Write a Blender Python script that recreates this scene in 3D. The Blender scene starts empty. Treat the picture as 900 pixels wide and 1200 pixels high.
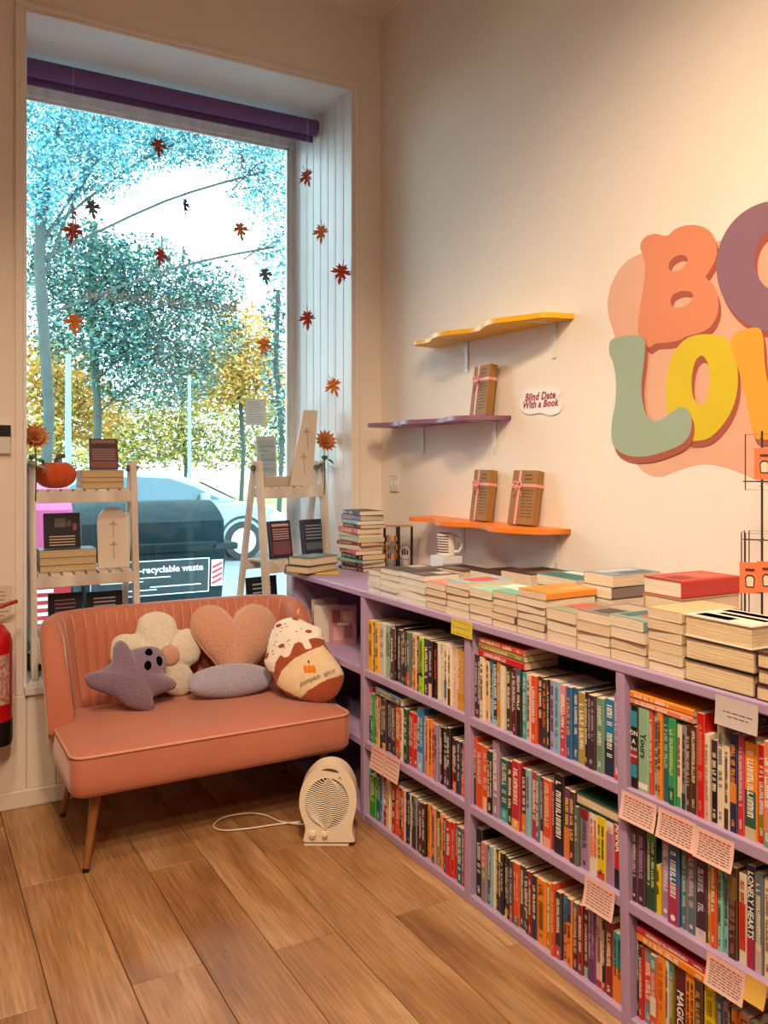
import bpy, bmesh, math, random
from mathutils import Vector, Matrix

R = random.Random(11)
sc = bpy.context.scene
COL = sc.collection

# ------------------------------------------------------------------ camera, world, exposure
CAM_H, FPX, HOR, YAW = 1.45, 990.0, 542.0, math.radians(29.5)
cd = bpy.data.cameras.new('camera')
cd.sensor_fit = 'HORIZONTAL'; cd.sensor_width = 36.0
cd.lens = FPX / 900.0 * 36.0
cd.shift_y = -(600.0 - HOR) / 900.0
cd.clip_start = 0.02; cd.clip_end = 300
cam = bpy.data.objects.new('camera', cd)
cam.location = (0, 0, CAM_H); cam.rotation_euler = (math.radians(90), 0, -YAW)
COL.objects.link(cam); sc.camera = cam

w = bpy.data.worlds.new('overcast_sky'); sc.world = w; w.use_nodes = True
bg = w.node_tree.nodes['Background']
bg.inputs[0].default_value = (0.82, 0.94, 1.0, 1); bg.inputs[1].default_value = 7.0
try:
    sc.view_settings.view_transform = 'Standard'; sc.view_settings.look = 'None'
except Exception: pass
sc.view_settings.gamma = 1; sc.view_settings.use_curve_mapping = False
sc.view_settings.exposure = 0.15
LAMP = (1.0, 0.73, 0.48)      # warm bulbs of the ceiling spots

# ------------------------------------------------------------------ helpers
FW = Vector((math.sin(YAW), math.cos(YAW), 0)); RT = Vector((math.cos(YAW), -math.sin(YAW), 0)); O3 = Vector((0, 0, CAM_H))
def ray(px, py): return FW + RT * ((px - 450) / FPX) + Vector((0, 0, (HOR - py) / FPX))
def onx(px, py, X): d = ray(px, py); return O3 + d * (X / d.x)
def ony(px, py, Y): d = ray(px, py); return O3 + d * (Y / d.y)
def onz(px, py, Z): d = ray(px, py); return O3 + d * ((Z - CAM_H) / d.z)
def onpl(px, py, P, N):
    d = ray(px, py); P = Vector(P); N = Vector(N); return O3 + d * ((P - O3).dot(N) / d.dot(N))
def lin(h):
    h = h.lstrip('#'); c = [int(h[i:i+2], 16) / 255 for i in (0, 2, 4)]
    return tuple(x / 12.92 if x <= .04045 else ((x + .055) / 1.055) ** 2.4 for x in c) + (1,)

def rz(a): return Matrix.Rotation(a, 4, 'Z')
def T(v): return Matrix.Translation(Vector(v))

class MB:
    def __init__(s): s.v = []; s.f = []; s.m = []
    def add(s, vs, fs, mi=0):
        o = len(s.v); s.v += [tuple(v) for v in vs]
        for f in fs: s.f.append(tuple(i + o for i in f)); s.m.append(mi)
        return s
    def box(s, x0, x1, y0, y1, z0, z1, M=None, mi=0):
        vs = [Vector((x, y, z)) for x in (x0, x1) for y in (y0, y1) for z in (z0, z1)]
        if M is not None: vs = [M @ v for v in vs]
        return s.add(vs, [(0,1,3,2),(4,6,7,5),(0,4,5,1),(2,3,7,6),(0,2,6,4),(1,5,7,3)], mi)
    def beam(s, p0, p1, w, d, up=(0,0,1)):
        p0 = Vector(p0); p1 = Vector(p1); a = (p1 - p0); L = a.length; a.normalize()
        u = Vector(up); b = a.cross(u)
        if b.length < 1e-4: b = a.cross(Vector((0,1,0)))
        b.normalize(); c = b.cross(a)
        vs = [p0 + a*L*k + b*(w/2)*i + c*(d/2)*j for k in (0,1) for i in (-1,1) for j in (-1,1)]
        return s.add(vs, [(0,1,3,2),(4,6,7,5),(0,4,5,1),(2,3,7,6),(0,2,6,4),(1,5,7,3)])
    def cyl(s, p0, p1, r0, r1=None, n=12, caps=True):
        r1 = r0 if r1 is None else r1
        p0 = Vector(p0); p1 = Vector(p1); a = (p1-p0).normalized()
        b = a.cross(Vector((0,0,1)));
        if b.length < 1e-3: b = Vector((1,0,0))
        b.normalize(); c = a.cross(b)
        vs = [p + (b*math.cos(t)+c*math.sin(t))*r for p, r in ((p0,r0),(p1,r1)) for t in [2*math.pi*i/n for i in range(n)]]
        fs = [(i, (i+1)%n, n+(i+1)%n, n+i) for i in range(n)]
        if caps: fs += [tuple(range(n-1,-1,-1)), tuple(range(n, 2*n))]
        return s.add(vs, fs)
    def tube(s, pts, r, n=6, closed=False):
        pts = [Vector(p) for p in pts]; N = len(pts); vs = []; prev = None
        for i, p in enumerate(pts):
            a = pts[(i+1)%N if closed else min(i+1,N-1)] - pts[(i-1)%N if closed else max(i-1,0)]
            a.normalize()
            b = prev if prev is not None else (Vector((0,0,1)) if abs(a.z) < .9 else Vector((1,0,0)))
            b = (b - a*b.dot(a)).normalized(); prev = b; c = a.cross(b)
            vs += [p + (b*math.cos(2*math.pi*k/n) + c*math.sin(2*math.pi*k/n))*r for k in range(n)]
        fs = [(i*n+k, i*n+(k+1)%n, ((i+1)%N)*n+(k+1)%n, ((i+1)%N)*n+k) for i in range(N if closed else N-1) for k in range(n)]
        if not closed: fs += [tuple(range(n-1,-1,-1)), tuple(range((N-1)*n, N*n))]
        return s.add(vs, fs)
    def lathe(s, prof, n=24, c=(0,0,0), M=None, top=True):
        vs = []
        for r, z in prof:
            for k in range(n):
                t = 2*math.pi*k/n; v = Vector((r*math.cos(t), r*math.sin(t), z))
                vs.append((M @ v if M is not None else v) + Vector(c))
        fs = [(i*n+k, i*n+(k+1)%n, (i+1)*n+(k+1)%n, (i+1)*n+k) for i in range(len(prof)-1) for k in range(n)]
        if prof[0][0] > 1e-6: fs.append(tuple(range(n-1,-1,-1)))
        if top and prof[-1][0] > 1e-6: fs.append(tuple(range((len(prof)-1)*n, len(prof)*n)))
        return s.add(vs, fs)
    def grid(s, fn, nu, nv, cu=False, cv=False, mi=0):
        vs = [fn(i/(nu if cu else nu-1), j/(nv if cv else nv-1)) for i in range(nu) for j in range(nv)]
        fs = [(i*nv+j, ((i+1)%nu)*nv+j, ((i+1)%nu)*nv+(j+1)%nv, i*nv+(j+1)%nv) for i in range(nu if cu else nu-1) for j in range(nv if cv else nv-1)]
        return s.add(vs, fs, mi)
    def ell(s, c, rx, ry, rz_, nu=10, nv=7, M=None):
        c = Vector(c)
        def fn(u, v):
            p = Vector((rx*math.sin(math.pi*v)*math.cos(2*math.pi*u), ry*math.sin(math.pi*v)*math.sin(2*math.pi*u), rz_*math.cos(math.pi*v)))
            return (M @ p if M is not None else p) + c
        return s.grid(fn, nu, nv, cu=True)
    def prism(s, a, b):
        n = len(a)
        return s.add(list(a)+list(b), [tuple(range(n-1,-1,-1)), tuple(range(n,2*n))] + [(i,(i+1)%n,n+(i+1)%n,n+i) for i in range(n)])
    def quad(s, *p): return s.add(p, [(0,1,2,3)])
    def mesh(s, name, mats, inv=None, smooth=False, merge=0):
        me = bpy.data.meshes.new(name)
        vs = s.v if inv is None else [tuple(inv @ Vector(v)) for v in s.v]
        me.from_pydata(vs, [], s.f)
        for m in (mats if isinstance(mats, (list, tuple)) else [mats]): me.materials.append(m)
        me.polygons.foreach_set('material_index', s.m)
        bm = bmesh.new(); bm.from_mesh(me)
        if merge or smooth: bmesh.ops.remove_doubles(bm, verts=bm.verts, dist=merge or 1e-5)
        bmesh.ops.recalc_face_normals(bm, faces=bm.faces)
        bm.to_mesh(me); bm.free()
        if smooth: me.polygons.foreach_set('use_smooth', [True]*len(me.polygons))
        me.update(); return me
    def build(s, name, mats, parent=None, world=False, smooth=False, bevel=0, auto=None):
        """one mesh object; world=True: the coordinates are room coordinates, moved into the parent's space"""
        inv = WM[parent.name].inverted() if (world and parent is not None) else None
        me = s.mesh(name, mats, inv, smooth)
        o = link(name, me, parent)
        if bevel:
            b = o.modifiers.new('b', 'BEVEL'); b.width = bevel; b.segments = 2; b.limit_method = 'ANGLE'; b.angle_limit = math.radians(40)
        if smooth and auto:
            try: me.set_sharp_from_angle(angle=math.radians(auto))
            except Exception: pass
        return o

WM = {}
def link(name, data, parent=None, M=None):
    o = bpy.data.objects.new(name, data); COL.objects.link(o)
    if parent is not None: o.parent = parent
    if M is not None: o.matrix_basis = M
    WM[o.name] = (WM[parent.name] if parent is not None else Matrix()) @ (M if M is not None else Matrix())
    return o
def tag(o, label, cat, group=None, kind=None):
    o['label'] = label; o['category'] = cat
    if group: o['group'] = group
    if kind: o['kind'] = kind
    return o
def thing(name, label, cat, loc=(0,0,0), rot=0, group=None, M=None):
    return tag(link(name, None, None, M if M is not None else T(loc) @ rz(rot)), label, cat, group)
def struct(o): o['kind'] = 'structure'; return o

def smooth_loop(pts, k=4):
    n = len(pts); out = []
    for i in range(n):
        p0, p1, p2, p3 = (Vector(pts[(i+j-1) % n]) for j in range(4))
        for q in range(k):
            t = q/k
            out.append(.5*((2*p1)+(p2-p0)*t+(2*p0-5*p1+4*p2-p3)*t*t+(3*p1-p0-3*p2+p3)*t**3))
    return out
def smooth_line(pts, k=6):
    pts = [Vector(p) for p in pts]; P = [pts[0]] + pts + [pts[-1]]; out = []
    for i in range(1, len(P)-2):
        p0, p1, p2, p3 = P[i-1:i+3]
        for q in range(k):
            t = q/k
            out.append(.5*((2*p1)+(p2-p0)*t+(2*p0-5*p1+4*p2-p3)*t*t+(3*p1-p0-3*p2+p3)*t**3))
    return out + [pts[-1]]
def circ(cx, cy, rx, ry, n=24): return [(cx+rx*math.cos(2*math.pi*i/n), cy+ry*math.sin(2*math.pi*i/n)) for i in range(n)]

def mesh_from_curve(cu):
    ob = bpy.data.objects.new('tmp', cu); COL.objects.link(ob)
    dg = bpy.context.evaluated_depsgraph_get()
    me = bpy.data.meshes.new_from_object(ob.evaluated_get(dg), depsgraph=dg)
    bpy.data.objects.remove(ob); bpy.data.curves.remove(cu)
    return me
def flat2d(loops, extrude=0.0):
    """filled flat shape (inner loops are holes) in the XY plane, thickness 2*extrude"""
    cu = bpy.data.curves.new('c', 'CURVE'); cu.dimensions = '2D'; cu.fill_mode = 'BOTH'; cu.extrude = extrude
    for L in loops:
        sp = cu.splines.new('POLY'); sp.points.add(len(L)-1); sp.use_cyclic_u = True
        for p, q in zip(sp.points, L): p.co = (q[0], q[1], 0, 1)
    return mesh_from_curve(cu)
TXT = {}
def text2d(s, size=1.0, extrude=0.0, shear=0.0, bold=0.0, align='CENTER', res=2, spacing=1.0):
    key = (s, size, extrude, shear, bold, align, res, spacing)
    if key in TXT: return TXT[key]
    cu = bpy.data.curves.new('t', 'FONT'); cu.body = s; cu.size = size; cu.extrude = extrude; cu.shear = shear; cu.offset = bold
    cu.align_x = align; cu.align_y = 'CENTER'; cu.resolution_u = res; cu.space_character = spacing
    TXT[key] = mesh_from_curve(cu); return TXT[key]
def on_axes(o, ex, ey, ez, p): return Matrix((( ex[0],ey[0],ez[0],p[0]),(ex[1],ey[1],ez[1],p[1]),(ex[2],ey[2],ez[2],p[2]),(0,0,0,1)))
def put(name, me, mat, parent, M, world=True):
    """link mesh data with its own material at a room matrix (or a local one)"""
    if not me.materials: me.materials.append(mat)
    o = link(name, me, parent, (WM[parent.name].inverted() @ M) if (parent is not None and world) else M)
    if me.materials[0] != mat:
        o.material_slots[0].link = 'OBJECT'; o.material_slots[0].material = mat
    return o

# ------------------------------------------------------------------ materials
MATS = {}
def mat(name, col, rough=.6, noise=0.0, scale=8.0, bump=0.0, bscale=None, metal=0.0, sheen=0.0, stretch=None, col2=None, spec=None, detail=4, emit=0, objcol=False, coat=0):
    if name in MATS: return MATS[name]
    m = bpy.data.materials.new(name); m.use_nodes = True; nt = m.node_tree; N = nt.nodes; L = nt.links
    b = N['Principled BSDF']; b.inputs['Roughness'].default_value = rough; b.inputs['Metallic'].default_value = metal
    if spec is not None: b.inputs['Specular IOR Level'].default_value = spec
    if sheen: b.inputs['Sheen Weight'].default_value = sheen; b.inputs['Sheen Roughness'].default_value = .4
    if coat: b.inputs['Coat Weight'].default_value = coat
    c = lin(col) if isinstance(col, str) else col
    tc = N.new('ShaderNodeTexCoord'); mp = N.new('ShaderNodeMapping'); L.new(tc.outputs['Object'], mp.inputs[0])
    if stretch: mp.inputs['Scale'].default_value = stretch
    nz = N.new('ShaderNodeTexNoise'); nz.inputs['Scale'].default_value = scale; nz.inputs['Detail'].default_value = detail
    L.new(mp.outputs[0], nz.inputs['Vector'])
    src = None
    if objcol:
        oi = N.new('ShaderNodeObjectInfo'); src = oi.outputs['Color']
    if noise:
        rp = N.new('ShaderNodeMapRange'); rp.inputs[1].default_value = .3; rp.inputs[2].default_value = .7
        L.new(nz.outputs['Fac'], rp.inputs[0])
        mx = N.new('ShaderNodeMix'); mx.data_type = 'RGBA'
        if col2: mx.inputs[6].default_value = c; mx.inputs[7].default_value = lin(col2); L.new(rp.outputs[0], mx.inputs[0])
        else:
            mx.blend_type = 'MULTIPLY'; mx.inputs[0].default_value = 1
            rp.inputs[3].default_value = 1-noise; rp.inputs[4].default_value = 1.0
            if src: L.new(src, mx.inputs[6])
            else: mx.inputs[6].default_value = c
            L.new(rp.outputs[0], mx.inputs[7])
        L.new(mx.outputs[2], b.inputs['Base Color'])
    elif src: L.new(src, b.inputs['Base Color'])
    else: b.inputs['Base Color'].default_value = c
    if bump:
        n2 = nz
        if bscale:
            n2 = N.new('ShaderNodeTexNoise'); n2.inputs['Scale'].default_value = bscale; n2.inputs['Detail'].default_value = 3
            L.new(mp.outputs[0], n2.inputs['Vector'])
        bp = N.new('ShaderNodeBump'); bp.inputs['Strength'].default_value = bump; bp.inputs['Distance'].default_value = .01
        L.new(n2.outputs['Fac'], bp.inputs['Height']); L.new(bp.outputs[0], b.inputs['Normal'])
    if emit: b.inputs['Emission Color'].default_value = c; b.inputs['Emission Strength'].default_value = emit
    MATS[name] = m; return m

def wood_floor():
    m = bpy.data.materials.new('oak_laminate'); m.use_nodes = True; nt = m.node_tree; N = nt.nodes; L = nt.links
    b = N['Principled BSDF']; b.inputs['Roughness'].default_value = .42; b.inputs['Specular IOR Level'].default_value = .35
    tc = N.new('ShaderNodeTexCoord'); oi = N.new('ShaderNodeObjectInfo')
    ad = N.new('ShaderNodeVectorMath'); ad.operation = 'MULTIPLY_ADD'
    cx = N.new('ShaderNodeCombineXYZ'); L.new(oi.outputs['Random'], cx.inputs[0]); L.new(oi.outputs['Random'], cx.inputs[1]); L.new(oi.outputs['Random'], cx.inputs[2])
    L.new(cx.outputs[0], ad.inputs[0]); ad.inputs[1].default_value = (37, 53, 11); L.new(tc.outputs['Object'], ad.inputs[2])
    def noise(scale, stretch, det, dist=0):
        mp = N.new('ShaderNodeMapping'); mp.inputs['Scale'].default_value = stretch; L.new(ad.outputs[0], mp.inputs[0])
        n = N.new('ShaderNodeTexNoise'); n.inputs['Scale'].default_value = scale; n.inputs['Detail'].default_value = det; n.inputs['Distortion'].default_value = dist
        L.new(mp.outputs[0], n.inputs['Vector']); return n
    big = noise(2.2, (2.2, .55, 1), 5, .6); fine = noise(9, (14, .6, 1), 6, .2); 
    cr = N.new('ShaderNodeValToRGB'); e = cr.color_ramp.elements
    e[0].position = .3; e[0].color = lin('8E6240'); e[1].position = .72; e[1].color = lin('C79E76')
    k = e.new(.5); k.color = lin('AE7F52'); L.new(big.outputs['Fac'], cr.inputs[0])
    cr2 = N.new('ShaderNodeMapRange'); cr2.inputs[1].default_value = .3; cr2.inputs[2].default_value = .7; cr2.inputs[3].default_value = .62; cr2.inputs[4].default_value = 1.08
    L.new(fine.outputs['Fac'], cr2.inputs[0])
    mx = N.new('ShaderNodeMix'); mx.data_type = 'RGBA'; mx.blend_type = 'MULTIPLY'; mx.inputs[0].default_value = 1
    L.new(cr.outputs[0], mx.inputs[6]); L.new(cr2.outputs[0], mx.inputs[7])
    hs = N.new('ShaderNodeHueSaturation'); mr = N.new('ShaderNodeMapRange'); mr.inputs[3].default_value = .92; mr.inputs[4].default_value = 1.06
    L.new(oi.outputs['Random'], mr.inputs[0]); L.new(mr.outputs[0], hs.inputs['Value']); L.new(mx.outputs[2], hs.inputs['Color'])
    L.new(hs.outputs[0], b.inputs['Base Color'])
    bp = N.new('ShaderNodeBump'); bp.inputs['Strength'].default_value = .12; bp.inputs['Distance'].default_value = .004
    L.new(fine.outputs['Fac'], bp.inputs['Height']); L.new(bp.outputs[0], b.inputs['Normal'])
    return m

def glass_mat(name, tint, gloss=.06):
    m = bpy.data.materials.new(name); m.use_nodes = True; nt = m.node_tree; N = nt.nodes; L = nt.links
    N.remove(N['Principled BSDF']); out = N['Material Output']
    tr = N.new('ShaderNodeBsdfTransparent'); tr.inputs[0].default_value = tint
    gl = N.new('ShaderNodeBsdfGlossy'); gl.inputs['Roughness'].default_value = .03
    fr = N.new('ShaderNodeFresnel'); fr.inputs[0].default_value = 1.45
    mx = N.new('ShaderNodeMixShader'); L.new(fr.outputs[0], mx.inputs[0]); L.new(tr.outputs[0], mx.inputs[1]); L.new(gl.outputs[0], mx.inputs[2])
    L.new(mx.outputs[0], out.inputs[0]); return m

M_wall = mat('cream_plaster', 'EEE4D9', .85, .05, 1.5, .08, 60)
M_white = mat('white_gloss_paint', 'E9E9EA', .45, .06, 4, .05, 30)
M_old = mat('weathered_white_paint', 'EDEEF0', .6, 1, 14, .25, 40, col2='CFCDCB', stretch=(1, 1, .15))
M_ceil = mat('ceiling_plaster', 'EFE6DB', .9, .04, 2)
M_floor = wood_floor()
M_dark = mat('dark_gap', '1A0F08', .9)
M_lilac = mat('lilac_paint', 'B096BA', .5, .07, 5, .06, 40)
M_velvet = mat('salmon_velvet', 'C4765C', .75, .12, 3, .06, 220, sheen=.5)
M_pipe = mat('salmon_piping', 'D99B85', .6, .05, 40)
M_leg = mat('walnut_leg', '9A6434', .35, .25, 6, stretch=(4, 4, .5))
M_cover = mat('book_cover', 'FFFFFF', .42, .10, 30, objcol=True)
M_pages = mat('book_pages', 'FFFFFF', .85, .22, 14, objcol=True, stretch=(34, .7, .7), detail=3, bump=.25)
M_ink = mat('printed_ink', 'FFFFFF', .5, objcol=True)
M_paper = mat('card_paper', 'FFFFFF', .8, .05, 12, objcol=True)
M_black = mat('black_plastic', '141416', .4)
M_metalw = mat('white_metal', 'D9D5D0', .4)
M_ladder = mat('whitewashed_pine', 'EBE3DA', .75, 1, 9, .3, 30, col2='BFB0A0', stretch=(1, 1, .25))

def objcol(o, c):
    o.color = lin(c) if isinstance(c, str) else c; return o

# ------------------------------------------------------------------ the room
XW, YB, XL, YF, ZC = 2.16, 3.85, -2.6, -2.6, 3.93      # right wall, window wall, left wall, front wall, ceiling
RX0, RX1, RZ0, RZ1, YG = .433, 2.0, .50, 3.37, 4.60    # window recess and glass plane
fl = struct(MB().box(XL, XW, YF, YB, -.12, -.012).build('floor', M_dark))
SW = .2045; x0 = .34 - SW*15
joints = {15: 3.12, 14: 2.41, 16: 2.385, 17: 3.02, 18: 2.345, 19: 2.95, 20: 2.335}
pm = {}
for i in range(0, 24):
    a, b_ = max(x0+i*SW, XL), min(x0+(i+1)*SW, XW)
    if b_ - a < .02: continue
    j0 = joints.get(i, 2.0 + R.random()*1.2); y = j0
    while y > YF: y -= 1.26
    while y < YB:
        c, d = max(y, YF), min(y+1.26, YB); y += 1.26
        if d - c < .01: continue
        k = (round(b_-a, 4), round(d-c, 4))
        if k not in pm:
            hw, hl = k[0]/2-.0011, k[1]/2-.0011; e = .0016
            mb = MB(); mb.box(-hw, hw, -hl, hl, -.012, -e)
            mb.add([(-hw,-hl,-e),(hw,-hl,-e),(hw,hl,-e),(-hw,hl,-e),(-hw+e,-hl+e,0),(hw-e,-hl+e,0),(hw-e,hl-e,0),(-hw+e,hl-e,0)],
                   [(4,5,6,7),(0,1,5,4),(1,2,6,5),(2,3,7,6),(3,0,4,7)])
            pm[k] = mb.mesh('plank', M_floor)
        link('plank', pm[k], fl, T(((a+b_)/2, (c+d)/2, 0)))

mb = MB(); W2 = YG + .08
mb.box(XL-.2, RX0, YB, W2, -.12, ZC+.1); mb.box(RX1, XW+.2, YB, W2, -.12, ZC+.1)
mb.box(RX0, RX1, YB, W2, -.12, RZ0); mb.box(RX0, RX1, YB, W2, RZ1, ZC+.1)
wb = struct(mb.build('wall_back', M_wall))
wr = struct(MB().box(XW, XW+.2, YF-.2, YB, -.12, ZC+.1).build('wall_right', M_wall))
struct(MB().box(XL-.2, XL, YF-.2, YB, -.12, ZC+.1).build('wall_left', M_wall))
struct(MB().box(XL, XW, YF-.2, YF, -.12, ZC+.1).build('wall_front', M_wall))
struct(MB().box(XL-.2, XW+.2, YF-.2, YB, ZC, ZC+.15).build('ceiling', M_ceil))
# reveal boards, soffit and platform of the recess
def board_v(nm, parent, x0, x1, y0, y1, z0, z1, m=M_white): 
    return MB().box(x0, x1, y0, y1, z0, z1).build(nm, m, parent, bevel=.004)
n = 8; bw = (YG-YB)/n
for k in range(n):
    board_v('board', wb, RX1-.012, RX1+.001, YB+k*bw+.001, YB+(k+1)*bw-.001, RZ0, RZ1)
    board_v('board', wb, RX0-.001, RX0+.012, YB+k*bw+.001, YB+(k+1)*bw-.001, RZ0, RZ1)
board_v('soffit_panel', wb, RX0, RX1, YB+.002, YG, RZ1-.012, RZ1+.001)
board_v('window_platform', wb, RX0, RX1, YB-.03, YG, RZ0-.03, RZ0+.004, M_old)
k = 0; x = -.62
while x < RX1-.02:                                     # tongue and groove boards under the window
    board_v('board', wb, x+.001, min(x+.118, RX1+.14)-.001, YB-.012, YB+.001, .075, RZ0-.03, M_wall); x += .118
tr = MB()
tr.box(RX0-.035, RX0-.004, YB-.012, YB, RZ0-.03, RZ1+.0029); tr.box(RX1+.004, RX1+.03, YB-.012, YB, RZ0, RZ1+.0029)
tr.box(RX0-.035, RX1+.03, YB-.012, YB, RZ1+.003, RZ1+.026)
struct(tr.build('trim_3', M_wall, bevel=.004))
struct(MB().box(XL, 1.60, YB-.02, YB, 0, .075).build('baseboard_back', mat('cream_gloss', 'E6DCCB', .4), bevel=.006))
# plaster cornice with its carved ornament
prof = [(0,3.76),(.02,3.765),(.025,3.785),(.05,3.80),(.075,3.835),(.10,3.85),(.14,3.87),(.15,3.90),(.20,3.905),(.205,3.93),(0,3.93)]
c1 = MB(); a = [Vector((XL, YB-d, z)) for d, z in prof]; b2 = [Vector((XW-d, YB-d, z)) for d, z in prof]
c1.prism(a, b2); t1 = struct(c1.build('trim_1', M_ceil))
c2 = MB(); a = [Vector((XW-d, YF, z)) for d, z in prof]; c2.prism(a, b2); t2 = struct(c2.build('trim_2', M_ceil))
orn = MB()
orn.ell((0,0,0), .022, .014, .03, 8, 6); orn.tube([(.03*math.cos(t)+.006*t*math.cos(t)*-.6, -.004, .032*math.sin(t)) for t in [i*.55 for i in range(11)]], .007, 5)
om = orn.mesh('carved_ornament', M_ceil, smooth=True)
for i in range(16):
    link('carved_ornament', om, t1, T((XW-.14-i*.082, YB-.085, 3.842)) @ Matrix.Rotation(-.6, 4, 'X'))
    link('carved_ornament', om, t2, T((XW-.085, YB-.14-i*.082, 3.842)) @ rz(-math.pi/2) @ Matrix.Rotation(-.6, 4, 'X'))
# window
GX0, GX1, GZ0, GZ1 = RX0+.035, 1.958, .60, 3.295
win = MB()
for (a, b_, c, d) in ((RX0, GX0, RZ0, RZ1), (GX1, RX1, RZ0, RZ1), (GX0, GX1, RZ0, GZ0), (GX0, GX1, GZ1, RZ1)):
    win.box(a, b_, YG-.03, YG+.05, c, d)
wn = struct(win.build('window_1', M_old, bevel=.006))
bd = MB()
for (a, b_, c, d) in ((GX0, GX0+.014, GZ0, GZ1), (GX1-.014, GX1, GZ0, GZ1), (GX0, GX1, GZ0, GZ0+.014), (GX0, GX1, GZ1-.014, GZ1)):
    bd.box(a, b_, YG-.012, YG+.002, c, d)
bd.build('glazing_bead', M_old, wn)
MB().box(GX0, GX1, YG+.004, YG+.010, GZ0, GZ1).build('pane', glass_mat('shop_glass', (.86, .96, .975, 1)), wn)

# ------------------------------------------------------------------ ceiling spots (the room's lamps, above and behind the view)
def spot(loc, aim, power, label, ang=95, blend=.9, rad=.12):
    t = thing('ceiling_spotlight', label, 'spotlight', (loc[0], loc[1], ZC), 0, 'spotlights under the ceiling')
    d = (Vector(aim)-Vector(loc)).normalized(); p = Vector((0, 0, loc[2]-ZC))
    MB().cyl((0,0,-.025), (0,0,0), .06, n=20).build('ceiling_rose', M_metalw, t)
    MB().cyl((0,0,-.025), p, .008, n=8).build('stem', M_metalw, t)
    q = d.to_track_quat('-Z', 'Y').to_matrix().to_4x4(); q = T(p) @ q
    s = MB().lathe([(.035,.06),(.06,.05),(.075,-.08),(.07,-.08),(.055,.03),(0,.03)], 24).build('lamp_shade', M_metalw, t, smooth=True, auto=40); s.matrix_basis = q
    b = MB().ell((0,0,-.01), .032, .032, .032, 12, 8).build('bulb', mat('warm_bulb', (1,.75,.5,1), .5, emit=6), t, smooth=True); b.matrix_basis = q
    ld = bpy.data.lights.new('spot_beam', 'SPOT'); ld.energy = power; ld.color = LAMP; ld.spot_size = math.radians(ang); ld.spot_blend = blend; ld.shadow_soft_size = rad
    lo = link('spot_beam', ld, t, q @ T((0, 0, -.1)))
spot((.35, .75, 3.5), (2.1, 1.7, .75), 250, 'white ceiling spotlight aimed at the painted wall lettering', 95)
spot((-.1, 1.9, 3.5), (1.1, 3.3, .5), 95, 'white ceiling spotlight aimed at the salmon sofa', 85)
spot((.25, .1, 3.5), (.8, 1.9, .0), 190, 'white ceiling spotlight aimed at the wooden floor', 100)
spot((-.9, -.9, 3.5), (1.4, 1.4, .6), 130, 'white ceiling spotlight aimed at the books on the counter', 110)

# ------------------------------------------------------------------ bookcase and its counter
BX = 1.61; SH = (.03, .326, .615); CT = .931; CU = .905
DIV = (3.735, 3.026, 2.291, 1.599, .895, .19, -.5)
bc = thing('bookcase', 'long low lilac painted bookcase along the right wall', 'bookcase', (BX, 2.3, 0))
def divy(i, z): return DIV[i] + ((z-.62)*.0244 if i == 3 else 0)      # the fourth upright leans a little
for i, y in enumerate(DIV):
    p_ = [[Vector((x, divy(i, z)+sy*.015, z)) for x, sy in ((BX,-1),(BX+.42,-1),(BX+.42,1),(BX,1))] for z in (0, CU)]
    MB().prism(*p_).build('divider', M_lilac, bc, True, bevel=.003)
for i in range(len(DIV)-1):
    for z in SH:
        a, b_ = divy(i+1, z)+.0152, divy(i, z)-.0152
        MB().box(BX+.001, BX+.42, a, b_, z-.03 if z > .1 else .0, z).build('shelf', M_lilac, bc, True, bevel=.003)
MB().box(BX+.42, BX+.432, DIV[-1]-.015, DIV[0]+.015, 0, CU).build('back_panel', M_lilac, bc, True)
ctop = MB().box(-.002, XW-BX-.003, -1.45-1.4, 1.54, 0, CT-CU).build('countertop', M_lilac, None, bevel=.004)
ctop.location = (BX, 2.3, CU); tag(ctop, 'long lilac painted countertop carrying the piles of books', 'countertop')

# ------------------------------------------------------------------ books
PAL = {'or': ('EE8A1E','orange'), 'ye': ('F2B51E','golden yellow'), 'bk': ('17151A','black'), 'ch': ('38363C','charcoal'), 'gw': ('D2CCC2','off-white'),
 'pg': ('93BFA2','pale green'), 'pu': ('6B3A72','purple'), 'la': ('A99AC8','lavender'), 'bn': ('4A2C20','dark brown'), 'gg': ('5E6E64','grey-green'),
 'lt': ('A2CFCB','light teal'), 'pe': ('EDBE92','peach'), 'li': ('A9D214','lime green'), 'na': ('242C50','navy'), 'cr': ('E6D8BE','cream'),
 'pp': ('E3B9AE','pale pink'), 'mu': ('C98B1C','mustard'), 'rd': ('CC1C1C','red'), 'pk': ('C8466A','pink'), 'gr': ('2C9A5C','green'), 'ol': ('8C8428','olive'),
 'sa': ('E08868','salmon'), 'pl': ('43283F','plum'), 'ro': ('DE5228','red-orange'), 'te': ('1F6A72','dark teal'), 'bl': ('2480B4','blue'),
 'mv': ('A585A8','mauve'), 'gy': ('8C8890','grey'), 'dr': ('8E1C20','dark red'), 'mr': ('5A1A2A','maroon'), 'bg': ('3FA51C','bright green'),
 'sb': ('2E6394','steel blue'), 'cm': ('C02A48','crimson'), 'lb': ('86BCD2','light blue'), 'sg': ('71977F','sage green'), 'gd': ('AE9540','old gold'),
 'tl': ('3AA6A6','teal'), 'yl': ('E6CC14','lemon yellow'), 'dg': ('1E4A34','dark green'), 'sl': ('5C7284','slate blue'), 'mi': ('8ECDB4','mint')}
CREAM = ('EAD9BC', 'E4CFAE', 'EDE0C9', 'DFC8A4')

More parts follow.
